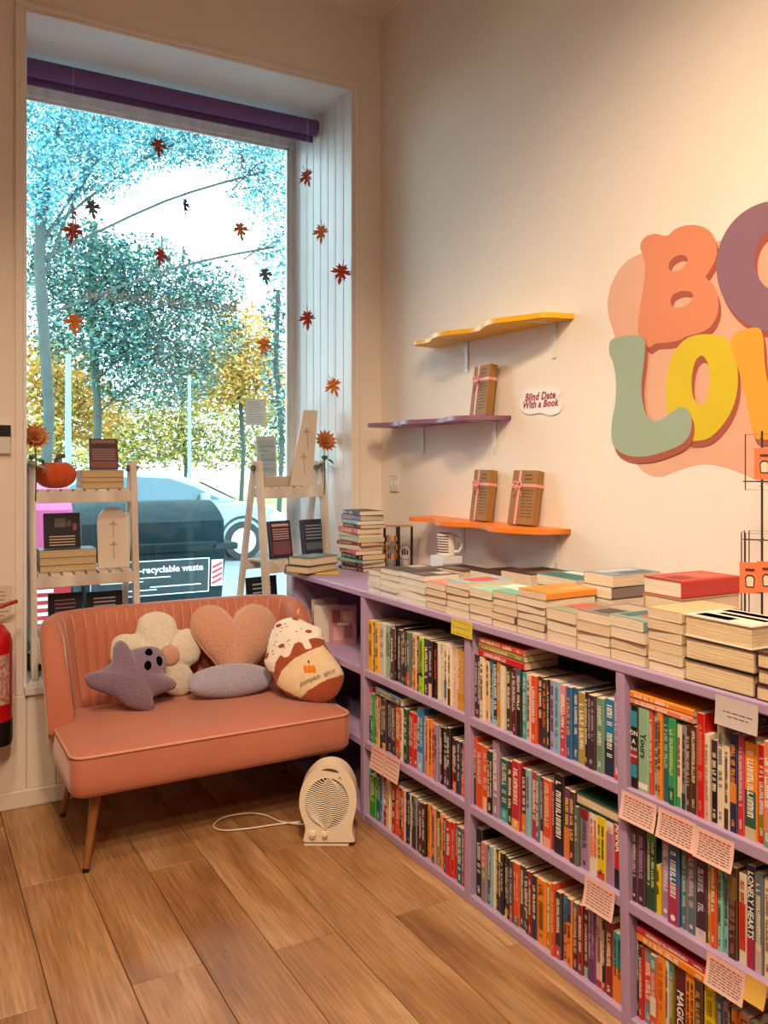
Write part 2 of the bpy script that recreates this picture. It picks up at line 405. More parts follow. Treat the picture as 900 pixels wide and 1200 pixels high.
def title_bars(mb, t, h, z0, z1, rows=1):
    """illegible small lettering along the spine"""
    for r_ in range(rows):
        cw = t*.5/rows; xc = (r_-(rows-1)/2)*t*.42
        z = z1
        while z > z0 + .004:
            L = cw*R.uniform(.5, .75)
            if R.random() < .14: z -= L; continue
            y = -.0006
            k = R.choice((0, 0, 1, 2)); hx = cw/2
            def q(xa, xb, za, zb): mb.quad((xa,y,za),(xb,y,za),(xb,y,zb),(xa,y,zb))
            s = L*.28
            q(xc-hx, xc+hx, z-s, z)
            if k != 1: q(xc-hx, xc+hx, z-L*.85, z-L*.85+s)
            if k == 1: q(xc-hx, xc-hx+cw*.25, z-L*.8, z-s)
            elif k == 2: q(xc+hx-cw*.25, xc+hx, z-L*.85+s, z-s)
            z -= L
def book(M, t, h, d, col, label, cat='book', group=None, hard=False, ink=None, page=None, band=None, words=None, name='book', cover_art=None, style=None):
    """spine at local y=0, thickness along x, height along z"""
    c = .0026 if hard else .0011; b = min(.003, t*.2); i = .0032 if hard else .0006
    out = [(-t/2,d),(-t/2,b),(-t/2+b,0),(t/2-b,0),(t/2,b),(t/2,d)]
    inn = [(-t/2+c,d),(-t/2+c,b+c),(-t/2+b+c*.5,c),(t/2-b-c*.5,c),(t/2-c,b+c),(t/2-c,d)]
    mb = MB(); n = 6
    mb.v = [(x,y,z) for z in (0,h) for L in (out,inn) for x,y in L]
    f = []
    for k in range(n-1):
        f += [(k,k+1,2*n+k+1,2*n+k),(n+k+1,n+k,3*n+k,3*n+k+1),(k+1,k,n+k,n+k+1),(2*n+k,2*n+k+1,3*n+k+1,3*n+k)]
    f += [(0,2*n,3*n,n),(n-1,2*n-1,4*n-1,3*n-1)]
    mb.f = f; mb.m = [0]*len(f)
    o = link(name, mb.mesh(name, M_cover), None, M); objcol(o, col); tag(o, label, cat, group)
    p = MB().box(-t/2+c*1.02, t/2-c*1.02, c*1.5, d-i, i, h-i).build('pages', M_pages, o); objcol(p, page or R.choice(CREAM))
    if band:
        for (za, zb, bc_) in band:
            q = MB().quad((-t/2+b*.6,-.0003,h*za),(t/2-b*.6,-.0003,h*za),(t/2-b*.6,-.0003,h*zb),(-t/2+b*.6,-.0003,h*zb)).build('spine_band', M_ink, o); objcol(q, bc_)
    if words:
        for (s, zc, size, horiz, wc) in words:
            size = round(min(size, t*.9 if not horiz else t*1.35/len(s)), 4)
            me = text2d(s, size, 0, 0, size*.02)
            if horiz: Mt = on_axes(None, (1,0,0), (0,0,1), (0,-1,0), (0,-.0008,h*zc))
            else: Mt = on_axes(None, (0,0,-1), (1,0,0), (0,-1,0), (0,-.0008,h*zc))
            q = put('title', me, M_ink, o, Mt, False); objcol(q, wc)
    elif ink:
        mb = MB()
        if style == 'logo':
            title_bars(mb, t, h, h*.3, h*.85); mb.add([(t*.22*math.cos(a*.7854),-.0006,h*.08+t*.22*math.sin(a*.7854)) for a in range(8)], [tuple(range(8))])
        else:
            title_bars(mb, t, h, h*R.uniform(.22,.4), h*R.uniform(.84,.95), 1 if t < .028 else R.choice((1,2)))
            if R.random() < .7: title_bars(mb, t*.7, h, h*.05, h*R.uniform(.12,.18))
        if mb.v:
            q = objcol(mb.build('title', M_ink, o), ink); q['kind'] = 'stuff'
    if cover_art:
        xx = t/2+.0006
        for (ya, yb, za, zb, cc) in cover_art:
            q = MB().quad((xx,d*ya,h*za),(xx,d*yb,h*za),(xx,d*yb,h*zb),(xx,d*ya,h*zb)).build('cover_print', M_ink, o); objcol(q, cc)
    return o
STAND = Matrix.Rotation(-math.pi/2, 4, 'Z')                      # spine towards the room
LIE = Matrix(((0,1,0,0),(0,0,1,0),(1,0,0,0),(0,0,0,1)))          # thickness up, spine to -x, height along +y
def lying(x, y, z, t, h, d, col, label, yaw=0, **kw):
    return book(T((x, y, z+t/2)) @ rz(math.radians(yaw)) @ LIE @ T((0, -d/2, -h/2)), t, h, d, col, label, **kw)
ORD = 'first second third fourth fifth sixth seventh eighth ninth tenth eleventh twelfth thirteenth fourteenth fifteenth sixteenth seventeenth eighteenth nineteenth twentieth twenty-first twenty-second twenty-third twenty-fourth twenty-fifth twenty-sixth twenty-seventh twenty-eighth twenty-ninth thirtieth thirty-first thirty-second thirty-third thirty-fourth'.split()
BAYS = {2: 'bay beside the heater', 3: 'second bay from the heater', 4: 'bay under the grey card'}
ROWN = ('bottom', 'middle', 'top')
def px_y(px, X): return onx(px, 700, X).y
def shelf_row(bay, row, x_org, sc_, cells, hts):
    """cells: [start, colour, flags...]; start is measured along the spine row in the photograph"""
    z = SH[row]; hi = {}; cnt = 0
    lo, hiY = max(divy(bay, z), divy(bay, z+.2))+.0156, min(divy(bay-1, z), divy(bay-1, z+.2))-.0156
    for i in range(len(cells)-1):
        e = cells[i]; c = e[1]; kw = dict(e[2]) if len(e) > 2 else {}
        X = BX+.012+R.random()*.012
        ya = min(px_y(x_org+e[0]*sc_, BX+.018), hiY); yb = max(px_y(x_org+cells[i+1][0]*sc_, BX+.018), lo)
        t = ya-yb-.0006
        if t < .0065: continue
        h = kw.pop('h', None) or R.uniform(*hts); d = min(.15, h*R.uniform(.63, .68)); dx = kw.pop('dx', 0)
        dark = sum(lin(PAL[c][0])[:3]) < .9
        ink = kw.pop('ink', R.choice(('EDE6D8','F2E9C8','E4C9B0','D8D4D0')) if dark else R.choice(('2A2024','FFF6E4','402A30','5A1E20')))
        band = kw.pop('band', None)
        if band is None and R.random() < .4:
            cc = PAL[R.choice(list(PAL))][0]; band = [(0.0, R.uniform(.06,.3), cc)] if R.random() < .6 else [(R.uniform(.75,.9), 1.0, cc)]
        lean = kw.pop('lean', 0)
        lab = '%s book, %s from the sofa end, %s shelf, %s' % (PAL[c][1], ORD[cnt], ROWN[row], BAYS[bay]); cnt += 1
        lab = kw.pop('label', lab)
        M = T((X+dx, (ya+yb)/2, z+.0004)) @ STAND
        if lean: M = T((X+dx, (ya+yb)/2, z+.0004)) @ Matrix.Rotation(lean, 4, 'X') @ STAND
        book(M, t, h, d, PAL[c][0], lab, group='books standing on the lilac shelves', ink=ink, band=band or None, **kw)
        hi[i] = h
    return hi
W, K = 'F3EEE2', '1B1718'
s1 = 130/900
shelf_row(2, 2, 425, s1, [(48,'ye',{'band':[]}),(88,'bn'),(104,'ye',{'band':[]}),(138,'gw',{'ink':'8A7C80'}),(180,'pg',{'band':[]}),(216,'mv'),(232,'bn'),(258,'bk',{'h':.212}),(272,'ch'),(300,'ch',{'ink':'A8A8A8'}),(328,'bk',{'h':.212}),(345,'ch'),(362,'gg'),(388,'lt',{'band':[]}),(412,'pe',{'band':[(.0,.4,'E8842C')]}),(440,'ch'),(462,'li',{'band':[(.3,.36,'2A3A10')]}),(500,'na',{'band':[]}),(540,'bk',{'ink':'E8C8C0'}),(570,'bk',{'ink':'D84838'}),(600,'cr',{'band':[]}),(622,'cr',{'ink':'7A6A60'}),(645,'gw'),(668,'cr',{'band':[(.1,.4,'6A7878')]}),(695,'cr'),(722,'pp',{'band':[]}),(750,'pe'),(775,'mu',{'band':[]}),(800,'mu'),(820,)], (.196,.205))
shelf_row(2, 1, 422, s1, [(35,'cm',{'band':[(0,.45,'1C1C22')],'h':.213}),(85,'gr',{'band':[]}),(108,'ol'),(128,'sa'),(145,'cr'),(158,'bk'),(172,'ch'),(190,'ch'),(215,'pl'),(245,'pl'),(262,'bn'),(280,'ro',{'band':[]}),(305,'ro'),(325,'cr'),(345,'te'),(365,'dg'),(388,'rd',{'band':[],'ink':W}),(425,'rd',{'ink':W,'band':[]}),(460,'bl',{'h':.228,'ink':W,'band':[(0,.3,'8FB8E0')]}),(510,'sa',{'h':.205}),(530,'sa'),(550,'or',{'h':.205,'band':[]}),(575,'or'),(600,'mv'),(630,'gy',{'ink':W}),(652,'bk',{'ink':W}),(668,'pu',{'h':.2,'band':[(.5,1,'1A1420')]}),(705,'bk',{'h':.21}),(735,'rd',{'h':.18}),(760,'bk',{'ink':W,'h':.18}),(785,'na',{'h':.18}),(812,'na',{'h':.178,'band':[(0,.4,'D8602A')]}),(832,'ro',{'h':.176}),(845,)], (.193,.202))
shelf_row(2, 0, 422, s1, [(38,'tl',{'h':.2,'band':[(0,.35,'DADAD4')]}),(75,'bg',{'h':.165,'band':[]}),(128,'sb',{'h':.198}),(160,'lb',{'h':.198}),(185,'rd',{'ink':W,'band':[(.45,.55,'E8DCC8')]}),(215,'cr',{'ink':'B02020'}),(245,'bk'),(262,'rd',{'band':[(.55,.7,K)]}),(290,'ro',{'band':[]}),(318,'mr'),(340,'ro'),(362,'gw'),(374,'na'),(388,'na',{'band':[]}),(405,'cr',{'ink':K}),(418,'ch'),(440,'gy',{'ink':K,'band':[(0,.45,'4A2030')]}),(462,'gy',{'ink':K,'band':[(0,.5,'54283A')]}),(482,'mr'),(510,'bk',{'ink':W}),(535,'or',{'band':[],'ink':'C84A10'}),(562,'gr'),(582,'sa'),(610,'sg',{'ink':W}),(645,'or'),(665,'or'),(685,'pu'),(705,'rd',{'ink':W,'band':[]}),(745,'rd',{'band':[]}),(768,'cm'),(790,'te',{'band':[]}),(835,'cm'),(850,)], (.186,.194))
s3 = 190/900
shelf_row(3, 2, 545, s3, [(17,'or',{'band':[],'h':.19}),(48,'pl',{'h':.205}),(85,'cr'),(110,'pe'),(130,'lb'),(150,'na',{'ink':W}),(175,'mu'),(198,'cr',{'band':[]}),(220,'bn'),(247,'mr',{'band':[]}),(270,'mr'),(290,'bk'),(318,'tl',{'band':[]}),(345,'pp'),(370,'ro',{'ink':W}),(400,'pl'),(425,'ch',{'ink':'E86A30'}),(455,'bk'),(470,'la',{'band':[]}),(497,'lb',{'ink':'5078A0','band':[]}),(527,'pk',{'band':[(.6,1,'D890B0')]}),(563,'sb',{'ink':'E8A050','band':[]}),(595,'sb',{'ink':W,'band':[]}),(625,'gd',{'ink':W,'band':[]}),(668,'bk'),(685,'pl',{'ink':'B8A8B0','band':[]}),(728,'sg',{'ink':'DDE8DC','band':[]}),(770,'bl',{'ink':W,'band':[(0,.45,'1C2C44')]}),(828,'mv',{'h':.226,'ink':'F0E0EC','band':[(0,.12,'C84050')]}),(862,)], (.196,.205))
shelf_row(3, 1, 545, s3, [(42,'ro',{'h':.222,'band':[(0,.7,'3A3A34')]}),(65,'ro',{'h':.206,'band':[]}),(100,'ro',{'h':.205}),(125,'bk',{'h':.2,'ink':W}),(155,'mv',{'h':.24,'band':[],'ink':W}),(190,'te',{'band':[(0,.2,'38A8B0')]}),(235,'bn'),(262,'cm',{'h':.208,'band':[(0,.15,'E8A030')]}),(308,'bn',{'band':[(0,.3,'E0862A')]}),(335,'lb',{'ink':'A02030'}),(362,'cm',{'ink':W}),(390,'sl',{'band':[]}),(412,'ch'),(430,'ro',{'band':[(0,.15,'E8A088')]}),(475,'pu'),(490,'bk',{'h':.228,'ink':W,'band':[]}),(545,'pu',{'band':[(0,.45,'E07838')],'ink':'F0D020','h':.2}),(580,'bn',{'h':.2,'ink':'E8C898'}),(612,'gg',{'h':.165}),(632,'mv',{'h':.165,'ink':'4A4048'}),(680,'cr',{'h':.165,'band':[(.3,.62,'E8A080')],'ink':'D85848'}),(728,'yl',{'h':.168,'ink':K,'band':[(.0,.12,'C04020')]}),(775,'mv',{'h':.166,'ink':'D06878'}),(822,'rd',{'h':.172,'band':[(0,.3,K)],'words':[('ANNA',.78,.026,False,W)]}),(866,)], (.193,.201))
s6 = 195/900
shelf_row(3, 0, 545, s6, [(55,'bk',{'h':.222,'ink':W}),(88,'gy',{'band':[(.6,1,'C87890')]}),(118,'pu'),(135,'lb'),(148,'cr'),(160,'bk'),(176,'ch'),(190,'bk'),(206,'ch'),(222,'bk',{'ink':'A8A4A0'}),(240,'ch'),(258,'ro',{'ink':'F0C0A0'}),(290,'ch',{'ink':W}),(310,'ch'),(325,'mr'),(343,'dr'),(360,'na',{'ink':W}),(385,'or',{'band':[]}),(432,'mu',{'band':[]}),(458,'bk',{'ink':'D8A888'}),(476,'ro',{'h':.208,'dx':-.004,'ink':'F0C8A8'}),(494,'ch',{'ink':W}),(525,'sa',{'band':[(.6,1,'4878A0')],'h':.19}),(552,'or',{'band':[(.65,1,'3A4A78')],'h':.19}),(580,'mr',{'ink':'E0B098'}),(612,'dr',{'band':[]}),(636,'mr'),(660,'pu',{'h':.205,'ink':'C8A0C8','band':[]}),(700,'pp',{'h':.19,'band':[(0,.1,'A03040')],'ink':'6A2830'}),(735,'bk',{'h':.18}),(757,'dr',{'h':.196}),(797,'tl',{'h':.18,'band':[(0,.5,'E88030')],'ink':K}),(848,)], (.186,.194))
s7 = .2
shelf_row(4, 2, 720, s7, [(48,'bk',{'h':.212,'words':[('ON',.66,.018,True,W),('A',.56,.018,True,W),('SUN',.47,.018,True,W),('ADAM',.385,.018,True,W)],'band':[(.74,.93,'2A92B8'),(.3,.45,'B01C22'),(.13,.29,'2A92B8')]}),(140,'pg',{'h':.21,'band':[(.03,.1,'EDE6DC')],'words':[('Yours',.55,.026,False,'25352A')]}),(200,'ro',{'h':.212,'band':[]}),(222,'lb',{'h':.212,'band':[]}),(255,'or',{'h':.213,'band':[]}),(285,'te',{'h':.21,'ink':'A8D0B8','band':[]}),(322,'gr',{'h':.21,'ink':'C8E070','band':[(0,.2,'14562E')]}),(362,'cr',{'ink':'A8202A','h':.2}),(390,'gy',{'ink':'3A3038','h':.202}),(420,'bn',{'h':.205,'ink':'D8C0A0'}),(445,'bn',{'h':.208,'ink':'E0C8A8'}),(482,'rd',{'h':.245,'ink':'E87860','band':[]}),(530,'cr',{'h':.2,'ink':'B08080','band':[(0,.3,'E0A0A0')]}),(560,'bk',{'h':.19,'ink':W}),(600,'cr',{'h':.228,'ink':'6A7888','band':[]}),(645,'cr',{'h':.19}),(678,'na',{'h':.222,'ink':'F09030','band':[(.3,.5,'D8843A')]}),(725,'pk',{'h':.222,'band':[(0,.35,'D02A2A')],'ink':'F8C8C8'}),(762,'or',{'h':.215,'band':[(.12,.5,'2A5A48'),(0,.12,'C8B890')],'ink':W}),(835,'rd',{'h':.215,'band':[(.12,.3,'8A7A20')]}),(880,'sa',{'h':.23}),(925,'bk'),(970,'te'),(1010,'cr'),(1060,)], (.196,.205))
s8 = 180/864
shelf_row(4, 1, 720, s8, [(82,'pl',{'h':.21,'ink':'D8C8D8','style':'logo','band':[]}),(135,'pl',{'h':.205,'ink':'B090B8','style':'logo'}),(178,'dg',{'h':.205,'ink':'D0E0B0','band':[(.85,1,'5A9A48')]}),(232,'yl',{'h':.12,'band':[]}),(256,'mv',{'h':.21,'ink':'EEE0EE','style':'logo','band':[]}),(305,'sb',{'h':.208,'band':[(0,.48,'A83058')],'ink':'EDEDF4','style':'logo'}),(370,'sl',{'h':.208,'ink':'C8D0D8','band':[]}),(405,'sl',{'h':.21,'ink':'E0B8C8','style':'logo','band':[(.85,1,'A02848')]}),(455,'pl',{'h':.21,'ink':'C8B8D0','style':'logo','band':[(0,.12,'D8C8BC')]}),(520,'mu',{'h':.2}),(540,'ro',{'h':.205,'band':[]}),(575,'mi',{'h':.2,'band':[]}),(605,'lb',{'h':.198}),(635,'bn',{'h':.208,'band':[(.65,.9,'8A7A28')],'ink':'9A6A58'}),(690,'cr',{'h':.2,'ink':'C02A20','band':[(.15,.68,'C83A2C')]}),(735,'na',{'h':.228,'words':[('LONELY HEARTS',.62,.024,False,W)],'band':[(0,.3,'A82048')]}),(785,'sl',{'h':.22,'band':[(0,.3,'C8A8A0')]}),(830,'cr',{'h':.215,'ink':'A05050'}),(880,'pp'),(930,'te'),(990,'bk'),(1040,)], (.196,.205))
shelf_row(4, 0, 720, s8, [(78,'na',{'h':.235,'ink':'B8B0D8','band':[(0,.35,'5A2860')]}),(105,'bk',{'h':.228,'ink':W}),(130,'rd',{'h':.185}),(155,'gy',{'h':.185,'band':[(.3,.85,'D04A2C')]}),(205,'ro',{'h':.188,'band':[(.8,1,'4A9AA0'),(.2,.45,'E8E0D0')]}),(243,'or',{'h':.196,'ink':'B85818','band':[]}),(285,'cr',{'h':.195,'band':[]}),(305,'ol',{'h':.195}),(330,'mr',{'h':.195,'words':[('MAGICAL',.42,.027,False,W)]}),(395,'or',{'h':.198,'band':[(.0,.3,'E8B070')]}),(450,'bn',{'h':.195,'ink':'C09870'}),(498,'yl',{'h':.2,'ink':'8A7A10','band':[]}),(560,'sb',{'h':.19}),(600,'mv',{'h':.186}),(640,'bk',{'h':.185}),(660,'or',{'h':.186}),(690,'sa',{'h':.185}),(760,'bn',{'h':.184}),(820,'mu',{'h':.184}),(870,'pp',{'h':.186}),(930,'te'),(1000,)], (.186,.194))
# books laid flat on the standing rows
def flat_on(px0, px1, z, ts, cols, labs, hard=False, d=.135, x=BX+.014, **kw):
    ya, yb = px_y(px0, BX+.015), px_y(px1, BX+.015)
    for i_ in range(len(DIV)):
        y = divy(i_, z)
        if yb < y-.015 < ya < y+.05: ya = y-.021
    for t, c, l in zip(ts, cols, labs):
        lying(x+d/2, (ya+yb)/2, z, t, ya-yb, d, PAL[c][0], l, yaw=R.uniform(-1.2,1.2), hard=hard, group='books laid flat on the standing rows', ink=R.choice((W,'F0D8A0')) if not kw.get('yawf') else None); z += t+.0006
flat_on(440, 470.5, SH[1]+.2032, (.03,), ('sl',), ('slate-dark book lying flat on the middle row beside the heater',))
flat_on(561, 614.5, SH[2]+.2062, (.022,.019,.019), ('rd','ol','ro'), ('red book lying lowest of three on the top row', 'olive green book lying between the red and red-orange ones', 'red-orange book lying topmost of three on the top row'))
flat_on(727.5, 813, SH[2]+.2142, (.016,.017), ('sa','or'), ('salmon paperback lying under the orange one below the counter', 'bright orange paperback lying on top of the salmon one'), d=.15)
flat_on(746, 829, SH[0]+.2, (.022,.015), ('or','cm'), ('orange and white book lying on the bottom row under grey card', 'crimson book lying on the orange and white one'), d=.14)
ya, yb = px_y(675, BX+.02), px_y(725, BX+.02)
lying(BX+.02+.07, (ya+yb)/2+.002, SH[1]+.1735, .032, ya-yb, .14, PAL['dg'][0], 'dark green hardback lying pages outward on the middle row', yaw=180, hard=True, group='books laid flat on the standing rows')

# books in the bay behind the sofa
G = 'books in the bay behind the sofa'
def bay1(px, X, yaw, t, h, d, c, lab, **kw):
    p = onx(px, 700, X); book(T((p.x, p.y, SH[2]+.0004)) @ rz(math.radians(yaw)), t, h, d, c, lab, group=G, **kw)
bay1(367, BX+.03, -90, .03, .17, .13, 'E8DCD0', 'white and orange patterned book in the bay behind the sofa', ink='D86A30', band=[(.4,.55,'D86A30')])
bay1(365.5, BX+.05, -90, .02, .19, .13, 'D9BDB4', 'pale pink book in the bay behind the sofa')
bay1(386, BX+.09, -115, .022, .175, .125, 'B98490', 'mauve patterned book facing out in the bay behind sofa',
     cover_art=[(.1,.4,.55,.9,'8A4A50'),(.5,.9,.6,.85,'D8B090'),(.15,.5,.1,.45,'D0A0A0'),(.55,.85,.15,.5,'9A5A60'),(.3,.7,.48,.55,'E8D0B0')])
book(T((BX+.02, DIV[1]+.03, SH[2]+.0004)) @ STAND, .018, .15, .1, PAL['cm'][0], 'crimson pink book beside the divider behind the sofa', group=G)

# ------------------------------------------------------------------ piles on the counter
POS = ('lowest', 'second lowest', 'third lowest', 'fourth lowest', 'fifth lowest', 'sixth lowest')
def pile(px0, px1, ytop, n, desc, X=BX+.008, cols=None, hard=False, page=None, art=None, depth=None, topcol=None, ts=None, yawj=1.6, z=CT, grp='piles of books on the lilac counter'):
    ya, yb = px_y(px0, X), px_y(px1, X); wd = ya-yb-.003
    zt = onx((px0+px1)/2, ytop, X).z
    long_ = wd > .16
    dp = depth or (.132 if long_ else .198)
    tt = ts or [(zt-CT)/n]*n
    zz = z+.0004
    for k in range(n):
        c = (cols[k % len(cols)] if cols else R.choice(('D8C8B0','B8A890','8C7C78','C8A898','6E6470')))
        if k == n-1 and topcol: c = topcol
        nm = 'topmost' if k == n-1 else POS[k]
        hh, dd = (wd, dp) if long_ else (dp, wd)
        yaw = (180 if long_ else 90*(1 if (k % 2) else -1)) + R.uniform(-yawj, yawj)
        lying(X+dp/2+R.uniform(0,.006), (ya+yb)/2+R.uniform(-.002,.002), zz, tt[k]-.0006, hh, dd, c, '%s %s in the %s' % (nm, 'hardback' if hard else 'paperback', desc),
              yaw=yaw, group=grp, hard=hard, page=page or R.choice(('EED9BE','E8D0B0','F0DFC8')), cover_art=art if k == n-1 else None)
        zz += tt[k]
    return zz
GREYART = [(.05,.95,.1,.45,'4A3E3C'),(.1,.5,.55,.9,'C8BEB4'),(.55,.9,.5,.8,'7A6A62')]
PG = 'E9E4DA'
pile(430.5, 444, 668, 4, 'end white-paged pile beside the corner stack', cols=['D8D0C8'], page=PG, topcol='8A827C', art=GREYART, depth=.2)
pile(444.5, 465.5, 667, 5, 'second white-paged pile from the corner stack', cols=['DDD6CC'], page=PG, topcol='6E625C', art=GREYART, depth=.2)
pile(466, 497.5, 672, 5, 'wide white-paged pile with grey photo cover', cols=['DDD6CC'], page=PG, topcol='5E524E', art=GREYART, depth=.15)
pile(498, 521.5, 683, 4, 'cream pile with a salmon cover on top', topcol='E0907E', art=[(.2,.8,.2,.8,'E8B0A0')])
pile(522, 548, 681, 5, 'cream pile with a big pale-blue cover on top', topcol='A8C8D0', art=[(.2,.8,.2,.8,'D8604E')])
pile(549, 575.5, 691, 4, 'cream pile with the paler mint cover', topcol='A8D8C4', art=[(.2,.8,.1,.5,'F0F0E0')])
pile(576, 604.5, 694, 5, 'cream pile with the mint and white cover', topcol='7CC4AC', art=[(.1,.9,.3,.7,'E8F0E8')])
pile(605, 638, 692, 6, 'tall cream pile with the orange cover', topcol='E8963C', art=[(.1,.5,.1,.6,'F0A858')], depth=.2)
pile(638.5, 673.5, 715, 3, 'low pile between orange cover and photo cover', topcol='9AA890', art=[(.1,.6,.3,.8,'C06A5A')])
pile(674, 713.5, 718, 4, 'pile with a grey photo cover and floppy top', topcol='8C7C78', art=[(.1,.9,.1,.5,'B8A89C'),(.2,.7,.55,.9,'4A4448')])
pile(714, 756.5, 724, 4, 'pile with a teal and red printed cover', topcol='88A8A0', art=[(.1,.5,.2,.8,'C85A50'),(.55,.9,.3,.9,'3A6A70')])
pile(757.5, 799, 715, 6, 'six-high cream pile beside the black hardbacks', topcol='D8C090', cols=['D2BC98'])
pile(801, 883, 727, 3, 'pile of three thick black hardbacks', cols=['2A2026'], hard=True, page='ECD2AA', topcol='EFE8DC', art=[(.05,.95,.05,.95,'EDE4D4'),(.1,.3,.1,.8,'2E2630'),(.4,.55,.2,.9,'3A2E34'),(.65,.9,.1,.6,'2E2630')], depth=.155)
pile(884, 940, 769, 3, 'pile of three purple-edged hardbacks', cols=['4A2434'], hard=True, page='ECD2AA', depth=.15)
# back row against the wall
BRN = [(.1,.6,.1,.5,'2A1C1C'),(.2,.8,.6,.9,'7A5A48')]
pile(507, 543, 667, 3, 'back pile with a dark photo cover by the mug', X=BX+.25, cols=['4A3A34'], topcol='5A4038', art=[(.1,.45,.1,.9,'2E2422'),(.5,.9,.2,.7,'8A6A58')], depth=.15)
pile(549, 584, 671, 2, 'dark brown back pile on the mug side', X=BX+.27, cols=['3A2A28'], topcol='4A322C', art=BRN, depth=.2)
pile(587, 622, 671, 2, 'dark brown back pile beside the teal cover', X=BX+.27, cols=['3A2A28'], topcol='4A322C', art=BRN, depth=.2)
pile(629, 676, 676, 4, 'back pile with a teal landscape cover', X=BX+.25, topcol='3E8C88', art=[(.1,.4,.1,.9,'D8E8E0'),(.5,.9,.1,.9,'2A6A68')], depth=.16)
pile(682, 717, 672, 5, 'back pile with the pale blue-grey cover', X=BX+.22, topcol='8494A8', art=[(.1,.5,.1,.9,'B8C4D0'),(.55,.9,.3,.9,'5A6878')], depth=.2)
pile(752, 799, 678, 4, 'back pile under the bright red cover', X=BX+.22, cols=['C8A080'], hard=True, topcol='C2352A', art=[(.1,.8,.15,.6,'D8604E'),(.2,.6,.65,.9,'8E1C1C')], depth=.235)
# stack in the corner by the window
def corner_stack():
    P = onz(424, 667, CT); z = CT+.001
    top = ony(428, 597, P.y+.02).z
    cols = ['2A2430','B03038','5AA090','20242E','C85070','E0D8CC','8E1A14','B8C8C0','D8D0C4','D06A4A','7A2A18','7AB0B8','8A80B8','2A2A2E']
    words_ = ['black','red','teal','navy','pink','white','dark red','pale green','grey','salmon','rust','light blue','lavender','charcoal']
    n = len(cols); tt = (top-CT)/n
    for k in range(n):
        tk = tt*R.uniform(.75,1.25) if k < n-1 else tt
        yaw = 2+R.uniform(-9,9)
        lying(P.x+R.uniform(-.012,.012), P.y+R.uniform(-.012,.012), z, tk-.0006, R.uniform(.19,.215), R.uniform(.125,.14), cols[k],
              '%s paperback in the tall corner stack by the window' % words_[k], yaw=yaw, group='tall stack of books in the corner', ink=W if k % 2 else 'D8C080')
        z += tk
corner_stack()
P = onz(366, 671, CT)
z = CT+.0005
lying(P.x+.02, P.y-.01, z, .006, .21, .15, 'D8B860', 'thin yellow book lying under the corner stack', yaw=64, group=None, ink=None); z += .0065
lying(P.x, P.y+.01, z, .034, .215, .14, '3A3230', 'dark brown hardback lying on the counter beside the ladder', yaw=116+180, hard=True); z += .0345
lying(P.x+.01, P.y+.01, z, .038, .2, .135, '5A7078', 'slate hardback lying on the dark brown one beside the ladder', yaw=112+180, hard=True, cover_art=[(.2,.8,.2,.7,'8AA0A8')])

# ------------------------------------------------------------------ sofa
sf = thing('sofa', 'salmon velvet two-seat sofa with channelled curved back', 'sofa', (1.06, 3.4, 0))
SX0, SX1, SY0, SY1 = .497, 1.592, 3.07, 3.70
def rrect(x0, x1, y0, y1, r, n=8):
    out = []
    for cx, cy, a0 in ((x1-r, y0+r, -90), (x1-r, y1-r, 0), (x0+r, y1-r, 90), (x0+r, y0+r, 180)):
        out += [(cx+r*math.cos(math.radians(a0+90*k/n)), cy+r*math.sin(math.radians(a0+90*k/n))) for k in range(n+1)]
    return out
base = rrect(SX0, SX1, SY0, SY1, .05, 8)
cx, cy = (SX0+SX1)/2, (SY0+SY1)/2
def ring(f, z, crown=0):
    out = []
    for x, y in base:
        ax, ay = (SX1-SX0)/2, (SY1-SY0)/2
        out.append(Vector((x + (cx-x)*f if f > .3 else x-math.copysign(min(f*ay, abs(x-cx)), x-cx), y + (cy-y)*f if f > .3 else y-math.copysign(min(f*ay, abs(y-cy)), y-cy), z)))
    return out
mb = MB(); prof = [(.9,.272),(.2,.272),(.04,.276),(.0,.295),(.0,.33),(.0,.405),(.012,.418),(.03,.424),(.08,.430),(.2,.440),(.45,.449),(.8,.452),(.999,.452)]
rings = [ring(f, z) for f, z in prof]; n = len(base)
for r_ in rings: mb.v += [tuple(v) for v in r_]
for i in range(len(rings)-1):
    for k in range(n): mb.f.append((i*n+k, i*n+(k+1)%n, (i+1)*n+(k+1)%n, (i+1)*n+k)); mb.m.append(0)
mb.build('seat', M_velvet, sf, True, smooth=True)
MB().tube([v+Vector((0,0,.002)) for v in ring(.006, .418)], .0055, 6, True).build('piping', M_pipe, sf, True, smooth=True)
# back: cross-section swept round a U-shaped plan, with channels on the inner face
plan = smooth_line([(.560,3.45),(.565,3.53),(.590,3.61),(.66,3.665),(.80,3.685),(1.05,3.69),(1.29,3.685),(1.43,3.665),(1.495,3.61),(1.510,3.53),(1.512,3.45)], 14)
Ls = [0]
for i in range(1, len(plan)): Ls.append(Ls[-1]+(plan[i]-plan[i-1]).length)
TL = Ls[-1]
def plan_at(s):
    s = max(0, min(TL, s)); i = 0
    while i < len(Ls)-2 and Ls[i+1] < s: i += 1
    t = (s-Ls[i])/max(1e-6, Ls[i+1]-Ls[i]); p = plan[i].lerp(plan[i+1], t)
    d = (plan[min(i+2,len(plan)-1)]-plan[max(i-1,0)]).normalized()
    return p, Vector((-d.y, d.x))                 # outward normal (away from the seat)
NCH = 24; marg = .15; cw = (TL-2*marg)/NCH; th = .085
def height(s):
    e = min(s, TL-s)/.22; e = max(0, min(1, e)); return .43 + (.825-.43)*(1-(1-e)**2.6)**.5 if e < 1 else .825
